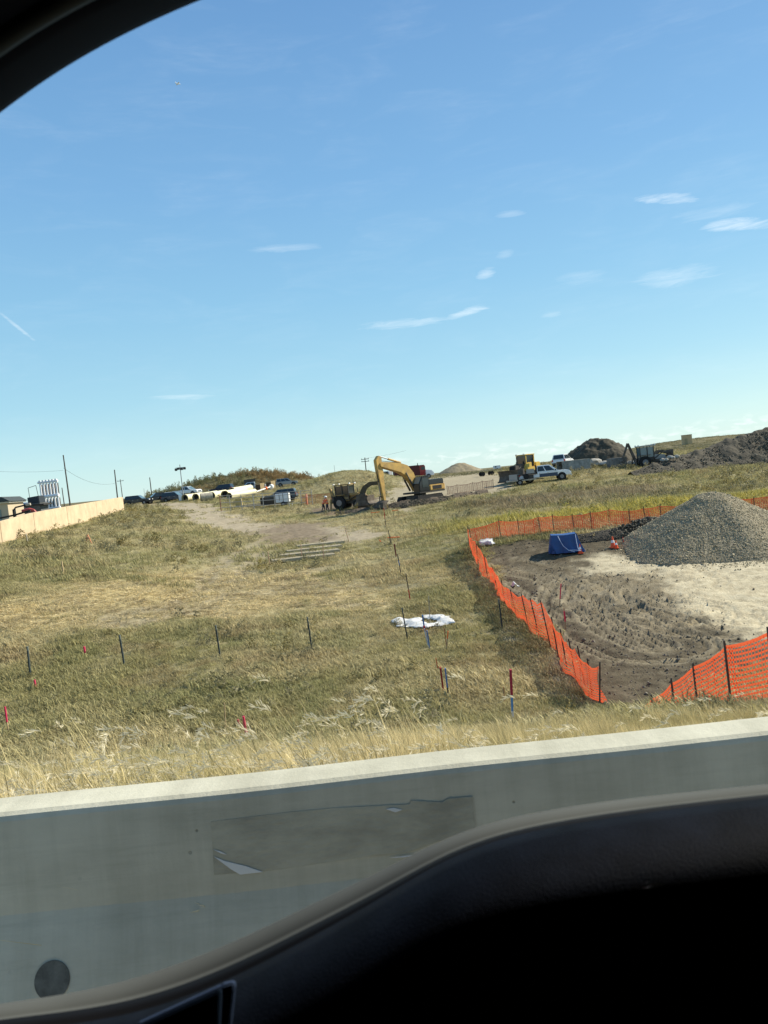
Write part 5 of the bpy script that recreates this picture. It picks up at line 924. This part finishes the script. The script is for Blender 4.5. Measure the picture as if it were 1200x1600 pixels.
post('flag_stake', 'pink stake in the straw between the first two fence posts', (131.5, 1010), (134, 1024), .08, [(0, .2, WOOD, 'foot'), (.2, 1, PINK, 'ribbon')], GK); post('flag_stake', 'short pink stake just below the leftmost fence post', (54, 1062), (57, 1078), .06, [(0, .3, WOOD, 'foot'), (.3, 1, PINK, 'ribbon')], GK)
post('flag_stake', 'pink topped lath at the far left edge of the grass', (8, 1104), (14, 1148), .05, [(0, .45, WOOD, 'lath'), (.45, 1, PINK, 'ribbon')], GK); post('flag_stake', 'leaning pink stake just above the barrier grass', (380, 1119), (387, 1156), .07, [(0, 1, PINK, 'ribbon')], GK); post('flag_stake', 'small dull pink stub left of the leaning pink stake', (372, 1124), (374, 1138), .06, [(0, 1, mat('dull_pink', (.42, .08, .09), .7), 'ribbon')], GK)
post('survey_lath', 'bare thin lath left of the leaning pink stake', (350.5, 1098), (353, 1142), .045, [(0, 1, WOOD, 'lath')], None); post('survey_lath', 'bare pale lath on the left slope below the tan wall', (96.5, 877), (100, 898), .10, [(0, 1, WOOD, 'lath')], None); post('survey_lath', 'thin pale lath high on the slope just under the tan wall', (41, 834), (44, 850), .09, [(0, 1, GWOOD, 'lath')], None)
ax = root('crossed_stakes', 'two pale orange stakes leaning together on the left slope', 'stake', at(140, 850)); pa = mat('pale_orange', (.62, .26, .14), .7); D_ = at(140, 850).y; kx = D_/F
for a0, a1 in (((-5, 0), (-2, 14)), ((4, -1), (-1, 15)), ((-5, 9), (2, 9))): MB().box((0, 0, 0), (.09, .05, 1)).build('stake', pa, ax); o = [c_ for c_ in COL.objects if c_.parent == ax][-1]; v0 = Vector((a0[0]*kx, 0, a0[1]*kx)); v1 = Vector((a1[0]*kx, 0, a1[1]*kx)); o.location = (v0+v1)/2; o.scale = (1, 1, (v1-v0).length); o.rotation_euler = (v1-v0).to_track_quat('Z', 'Y').to_euler()
# batter boards with orange bars
def batter(label, legs, bars):
    b0 = at(*legs[0][1]); r = root('batter_board', label, 'batter board', b0, 0, 'wooden batter boards with orange crossbars')
    for nm, lst, ma, w_ in (('leg', legs, WOOD, .09), ('crossbar', bars, ORG, .16)):
        for p0, p1 in lst:
            a_ = at_depth(*p0, b0.y)-b0; b_ = at_depth(*p1, b0.y)-b0; o = MB().box((0, 0, 0), (w_, .05, 1)).build(nm, ma, r); o.location = (a_+b_)/2; o.scale = (1, 1, (b_-a_).length+.05); o.rotation_euler = (b_-a_).to_track_quat('Z', 'Y').to_euler()
batter('orange topped batter board shaped like an H right of the red stake', [((613.5, 793), (616, 811)), ((621, 793), (626, 830))], [((613, 798), (622, 797))])
batter('flat orange barred batter board left of the red stake', [((580, 798), (582, 818)), ((585, 796), (594, 810)), ((593, 790), (597, 806))], [((580, 801), (593, 800))])
batter('low orange barred batter board halfway down the field', [((610, 837), (612, 851)), ((593, 845), (608, 853)), ((621, 838), (622, 848))], [((606, 840), (624, 839)), ((593, 844), (595, 846))])
for i, (tp_, bs_, lb) in enumerate([((418.5, 862), (422, 883), 'pale lath at the near left corner of the timber mats'), ((470, 850), (471.5, 872), 'thin lath standing among the timber mats'), ((504.5, 850), (506, 876), 'thin lath near the right end of the timber mats'), ((539, 824), (545, 846), 'pale lath behind the timber mats at the right')]): post('survey_lath', lb, tp_, bs_, .08, [(0, 1, mat('rosy_lath', (.45, .28, .18), .8), 'lath')], 'laths round the timber mats')
# timber mats
MATW = mat('weathered_mat', (.40, .345, .24), .85, noise=.35, nscale=3)
for i, (l_, r_) in enumerate([((463, 856), (538, 848)), ((447, 864), (534, 854.5)), ((437, 871), (531, 861.5)), ((424, 879), (523, 868.5))]):
    a_ = at(*l_); b_ = at(*r_); r = root('timber_mat', ['farthest of the four pale timber mats on the grass', 'second farthest of the four pale timber mats', 'second nearest of the four pale timber mats', 'nearest of the four pale timber mats on the grass'][i], 'timber mat', (a_+b_)/2+Vector((0, 0, .09)), math.atan2(b_.y-a_.y, b_.x-a_.x), 'pale timber mats laid side by side'); L = (b_-a_).length; tilt = math.atan2(b_.z-a_.z, math.hypot(b_.x-a_.x, b_.y-a_.y))
    for j in range(4): o = MB().box((0, -.39+.26*j, .02*random.random()), (L*random.uniform(.97, 1.0), .24, .20)).build('timber', MATW, r, bevel=.015); o.rotation_euler = (0, -tilt, 0)
# stick lying on the grass, white sheets
a_ = at(642, 1093); b_ = at(692, 1081); o = MB().cyl((0, 0, .05), b_-a_+Vector((0, 0, .09)), .045, n=7).build('fallen_pole', GWOOD); o.location = a_; tag(o, 'grey pole lying in the grass left of the red marker board', 'pole')
def sheet(name, label, px, h, ma, seed, n=70):
    P = world_poly(px); x0, y0 = P.min(0); x1, y1 = P.max(0); X_, Y_ = np.meshgrid(np.linspace(x0, x1, n), np.linspace(y0, y1, n)); d = sdist(P, X_, Y_)+(fbm(X_*2.2, Y_*2.2, 3, seed)-.5)*.95; c_ = Vector(((x0+x1)/2, (y0+y1)/2, gz((x0+x1)/2, (y0+y1)/2)))
    z_ = np.clip(d*2, 0, 1)**.5*h*(.45+.75*np.abs(fbm(X_*1.1, Y_*2.2, 2, seed+3)-.5)*2+.12*fbm(X_*6, Y_*6, 2, seed+5))+.02; Z_ = base_h(X_, Y_)+relief(X_, Y_, zones(X_, Y_))+z_+.06; ii = np.arange(n*n).reshape(n, n); ok = d > 0; V = np.stack([X_-c_.x, Y_-c_.y, Z_-c_.z], -1).reshape(-1, 3); Fc = [q for q in np.stack([ii[:-1, :-1], ii[:-1, 1:], ii[1:, 1:], ii[1:, :-1]], -1).reshape(-1, 4).tolist() if ok.ravel()[q].all()]
    bm = bmesh.new(); me = bpy.data.meshes.new(name); me.from_pydata(V.tolist(), [], Fc); bm.from_mesh(me); bmesh.ops.delete(bm, geom=[v for v in bm.verts if not v.link_faces], context='VERTS'); bm.to_mesh(me); bm.free(); o = link(name, me, ma); o.location = c_; o.modifiers.new('thickness', 'SOLIDIFY').thickness = .015; tag(o, label, 'plastic sheet'); return o
SHT = mat('white_sheeting', (.55, .55, .53), .6, noise=.12, nscale=3, bump=.02, bscale=5)
sheet('plastic_sheet', 'crumpled white sheet lying in the grass behind the steel post', [(610, 976), (625, 968), (662, 969), (668, 975), (690, 979), (668, 985), (640, 982), (618, 980)], .17, SHT, 401); sheet('plastic_sheet', 'smaller crumpled white sheet behind the pale lath', [(662, 966), (695, 962), (700, 967), (706, 974), (712, 980), (690, 979), (676, 972), (668, 968)], .15, SHT, 407)
sheet('plastic_bag', 'white crumpled bag at the inner corner of the orange fence', [(748, 853), (757, 847), (768, 846), (772, 851), (764, 856), (752, 857)], .38, SHT, 411); sheet('plastic_bag', 'scrap of white plastic caught behind the orange fence', [(798, 913), (807, 910), (811, 914), (801, 916)], .08, SHT, 415); sheet('plastic_bag', 'small white wrapper on the mud just left of the blue tarp', [(847, 863), (858, 860), (858, 864), (850, 866)], .15, SHT, 419)
# pit: blue tarp, cones, rods, pink flags
TARP = mat('blue_tarp', (.024, .08, .235), .45, noise=.15, nscale=2, bump=.01, bscale=6)
tc_ = at(882, 863); tr = root('tarp_cover', 'blue tarpaulin draped over a boxy stack in the pit', 'tarp', tc_, R(-8)); w_, h_, d_ = 1.42, 1.08, .9
def drape():
    n = 26; V = []; Fc = []; 
    for i in range(n):
        for j in range(n):
            u = -1+2*i/(n-1); v = -1+2*j/(n-1); m_ = max(abs(u), abs(v)); k = .52
            if m_ <= k: x, y, z = u/k*w_/2, v/k*d_/2, h_-.05*math.sin(2*u)*math.cos(3*v)-.04*(1-abs(u)/k)
            else:
                q_ = (m_-k)/(1-k); x, y = u/m_*w_/2, v/m_*d_/2; fl = 1+.2*q_*(.6+.8*math.sin(u*9+v*7)); z = h_*(1-q_)+.02; x *= fl; y *= 1+.25*q_*(.6+.6*math.sin(u*8)); x += .25*q_*q_*(x > 0)
            V.append((x, y, z))
    Fc = [(i*n+j, (i+1)*n+j, (i+1)*n+j+1, i*n+j+1) for i in range(n-1) for j in range(n-1)]; me = bpy.data.meshes.new('tarp_cloth'); me.from_pydata(V, [], Fc); o = link('tarp_cloth', me, TARP, tr); o.modifiers.new('thickness', 'SOLIDIFY').thickness = .012
drape(); RP = mat('pale_rope', (.45, .55, .72), .7); MB().tube([(-.35, -.56, 1.03), (-.22, -.60, .7), (-.1, -.62, .45), (.15, -.66, .2), (.5, -.7, .06)], .018).build('rope', RP, tr); MB().tube([(.63, -.5, 1.03), (.66, -.56, .6), (.7, -.60, .25), (.78, -.62, .1)], .018).build('rope', RP, tr); MB().tube([(.15, -.68, .18), (.5, -.66, .16), (.85, -.62, .1)], .022).build('tarp_hem', RP, tr)
CONE = mat('cone_orange', (.85, .12, .04), .5)
for px, py, lb, s in ((907, 865, 'orange traffic cone right beside the blue tarp', .78), (958, 856, 'taller orange and white cone left of the gravel heap', .9), (963, 857, 'second orange cone close against the taller one', .66)):
    p = at(px, py); r = root('traffic_cone', lb, 'cone', p, 0, 'traffic cones in the pit'); MB().box((0, 0, .03), (.36*s, .36*s, .05)).build('base', CONE, r); MB().cyl((0, 0, .05), (0, 0, .72*s), .16*s, .035*s, 14).build('cone_body', CONE, r); MB().cyl((0, 0, .33*s), (0, 0, .50*s), .118*s, .085*s, 14, False).build('white_band', WHT, r)
post('marker_rod', 'thin red rod standing by the dark bank right of the cones', (973, 839), (974, 849), .05, [(0, 1, REDS, 'rod')], None, 'rod')
post('flag_stake', 'upper pink ribbon stake standing in the mud', (876.5, 912), (874, 948), .05, [(0, .35, WOOD, 'lath'), (.35, 1, PINK, 'ribbon')], 'pink ribbon stakes in the mud'); post('flag_stake', 'lower pink ribbon stake standing in the mud', (881, 950), (884, 982), .06, [(0, .35, WOOD, 'lath'), (.35, .85, PINK, 'ribbon'), (.85, 1, WOOD, 'tip')], 'pink ribbon stakes in the mud')
# temporary rail fence, generator trailer, workers
YF = 97; rf_pts = [on(x_, 800, YF-.0) for x_ in (346, 361, 379, 398, 413, 431, 453, 473, 490)]; rf = root('rail_fence', 'galvanised rail fence panels in front of the parked trailer', 'fence', rf_pts[0]); gs = mat('galvanised_tube', (.36, .36, .35), .45, .5); o0 = rf_pts[0]
for i, p in enumerate(rf_pts): MB().cyl(p-o0-Vector((0, 0, .2)), p-o0+Vector((0, 0, 2.05)), .045 if i % 3 else .06, n=8).build('post', gs if i not in (0,) else mat('rusty_post', (.25, .12, .08), .8), rf)
for z in (.45, 1.1, 1.65, 2.0):
    for a_, b_ in zip(rf_pts[:-1], rf_pts[1:]): MB().cyl(a_-o0+Vector((0, 0, z)), b_-o0+Vector((0, 0, z)), .035, n=6).build('rail', gs, rf)
gt = root('generator_trailer', 'white boxed generator on a small trailer behind the rail fence', 'trailer', P2(440, 99), R(-4)); MB().box((0, 0, 1.15), (1.8, 1.2, 1.2)).build('housing', WHITE, gt, bevel=.05); MB().box((-.35, -.61, 1.25), (.06, .03, .8)).build('vent', BLK, gt); MB().box((.15, -.61, 1.2), (.07, .03, 1.1)).build('door_gap', STEEL, gt); MB().box((-2.0, .1, 1.0), (2.0, 1.1, .9)).build('engine_box', BLACKP, gt, bevel=.04); MB().box((-.6, 0, .5), (4.0, 1.2, .12)).build('frame', STEEL, gt)
for y in (-.62, .62): wheel(gt, .1, y, .33, .2)
MB().cyl((1.2, -.2, 0), (1.2, -.2, .55), .05, n=8).build('jack_leg', WHT, gt)
lm = root('lumber_stack', 'low pile of pale planks inside the rail fence', 'lumber', P2(392, 101), R(3))
for i in range(4): MB().box((-.2*(i % 2)+.3*i, .25*i-.4, .22+.16*(i % 2)), (5.5-i*.4, .22, .12)).build('plank', GWOOD, lm)
MB().box((-1.9, .3, .75), (.9, .5, 1.2)).build('yellow_box', mat('ochre_box', (.42, .32, .13), .8), lm, bevel=.02)
dv = auto('parked_car', 'dark faded vehicle half hidden behind the white generator', 'car', P2(437, 109), R(176), mat('dusty_blue_paint', (.07, .09, .11), .5), 'suv', None)
of = root('warning_post', 'orange plastic delineator post beside the rail fence', 'post', P2(477, 96)); MB().cyl((0, 0, 0), (0, 0, 1.55), .13, .10, 10).build('tube', mat('dull_cone_orange', (.68, .22, .12), .6), of); MB().cyl((0, 0, 1.2), (0, 0, 1.6), .15, .13, 10).build('band', mat('pale_cone_orange', (.75, .33, .22), .6), of); MB().box((0, 0, .06), (.5, .5, .12)).build('base', BLK, of)
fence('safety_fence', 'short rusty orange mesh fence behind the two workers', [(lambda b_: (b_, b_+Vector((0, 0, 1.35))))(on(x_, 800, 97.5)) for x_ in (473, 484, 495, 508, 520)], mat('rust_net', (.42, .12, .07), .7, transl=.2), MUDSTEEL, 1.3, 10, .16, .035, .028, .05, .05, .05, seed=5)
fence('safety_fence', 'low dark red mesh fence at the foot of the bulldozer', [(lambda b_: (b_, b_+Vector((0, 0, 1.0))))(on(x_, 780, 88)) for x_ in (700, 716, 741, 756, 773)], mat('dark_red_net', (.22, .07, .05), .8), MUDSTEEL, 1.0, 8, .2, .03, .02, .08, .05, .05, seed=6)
def person(label, px, Y, rz, pose):
    J, E_, Rr = [], [], []
    def j(p, r_, par=None):
        J.append(p); Rr.append(r_)
        if par is not None: E_.append((par, len(J)-1))
        return len(J)-1
    lean = pose['lean']; pel = j((0, 0, .95), .15); ch = j((lean*.55, 0, 1.28), .17, pel); nk = j((lean*.8, 0, 1.48), .075, ch); hd = j((lean*.95, 0, 1.60), .10, nk); j((lean*1.0, 0, 1.72), .085, hd)
    for s in (-1, 1):
        hip = j((0, s*.10, .90), .11, pel); kn = j((pose['knee']*(.5+.5*s), s*.13, .50), .075, hip); an = j((pose['step']*s-.05, s*.14, .09), .05, kn); j((pose['step']*s+.13, s*.15, .04), .04, an)
        sh = j((lean*.72, s*.20, 1.40), .075, ch); el_ = j((lean*.72+pose['arm'][0], s*.26, 1.40-pose['arm'][1]), .052, sh); wr2 = j((lean*.72+pose['hand'][0], s*.20, 1.40-pose['hand'][1]), .04, el_); j((lean*.72+pose['hand'][0]+.1, s*.19, 1.38-pose['hand'][1]), .035, wr2)
    me = bpy.data.meshes.new('body'); me.from_pydata(J, E_, []); r = root('person', label, 'person', P2(px, Y), rz, 'workers in orange vests'); o = link('body', me, None, r); md = o.modifiers.new('skin', 'SKIN')
    for i, rr_ in enumerate(Rr): me.skin_vertices[0].data[i].radius = (rr_, rr_)
    me.skin_vertices[0].data[0].use_root = True; o.modifiers.new('sub', 'SUBSURF').levels = 1
    bm_ = bpy.data.materials.get('work_clothes')
    if not bm_:
        bm_ = bpy.data.materials.new('work_clothes'); bm_.use_nodes = True; t2 = bm_.node_tree; tcx = N(t2, 'ShaderNodeTexCoord'); sx = N(t2, 'ShaderNodeSeparateXYZ'); t2.links.new(tcx.outputs['Object'], sx.inputs[0]); rp_ = N(t2, 'ShaderNodeValToRGB'); rp_.color_ramp.interpolation = 'CONSTANT'; e_ = rp_.color_ramp.elements; e_.new(.5); e_.new(.6)
        for q3, (p3, c3) in enumerate(((0, (.05, .035, .025)), (.06, (.03, .035, .05)), (.46, (.80, .16, .05)), (.745, (.45, .25, .17)))):
            if q3 >= len(e_): e_.new(.9)
            e_[q3].position = p3; e_[q3].color = (*c3, 1)
        t2.links.new(Mx(t2)('MULTIPLY', sx.outputs[2], .5), rp_.inputs[0]); t2.links.new(rp_.outputs[0], t2.nodes['Principled BSDF'].inputs['Base Color'])
    me.materials.append(bm_)
    hx = lean*.98; h2 = MB(); h2.cyl((hx, 0, 1.70), (hx, 0, 1.76), .155, .15, 14); h2.cyl((hx, 0, 1.76), (hx, 0, 1.84), .135, .07, 14); h2.build('hard_hat', HAT, r, bevel=.01)
    sv = MB(); sv.cyl((lean*.35, 0, 1.13), (lean*.38, 0, 1.17), .195, n=14, cap=False); sv.build('vest_stripe', mat('reflective_stripe', (.75, .75, .6), .4), r)
person('worker in an orange vest and white hard hat standing upright at the right', 508, 85, R(160), dict(lean=.05, knee=.05, step=.12, arm=(.10, .26), hand=(.34, .40))); person('worker in an orange vest bending forward at the left of the pair', 501.5, 85.3, R(-10), dict(lean=.38, knee=.12, step=.16, arm=(.10, .28), hand=(.30, .46)))
# tiny aircraft glinting
pl_ = at_depth(278, 131, 1500); ac = root('aircraft', 'tiny bright white speck of an aircraft alone in the upper left sky', 'aircraft', pl_, R(40)); MB().cyl((-5, 0, 0), (5, 0, 0), .9, n=10).build('fuselage', WHITE, ac); MB().prism([(-1.2, -.1), (1.2, -.1), (1.2, .1), (-1.2, .1)], -6, 6).build('wing', WHITE, ac); MB().prism([(-5.2, .5), (-3.8, .5), (-4.8, 2.4), (-5.4, 2.4)], -.12, .12).build('tail_fin', WHITE, ac); MB().box((-4.6, 0, .6), (1.0, 4, .15)).build('tailplane', WHITE, ac)
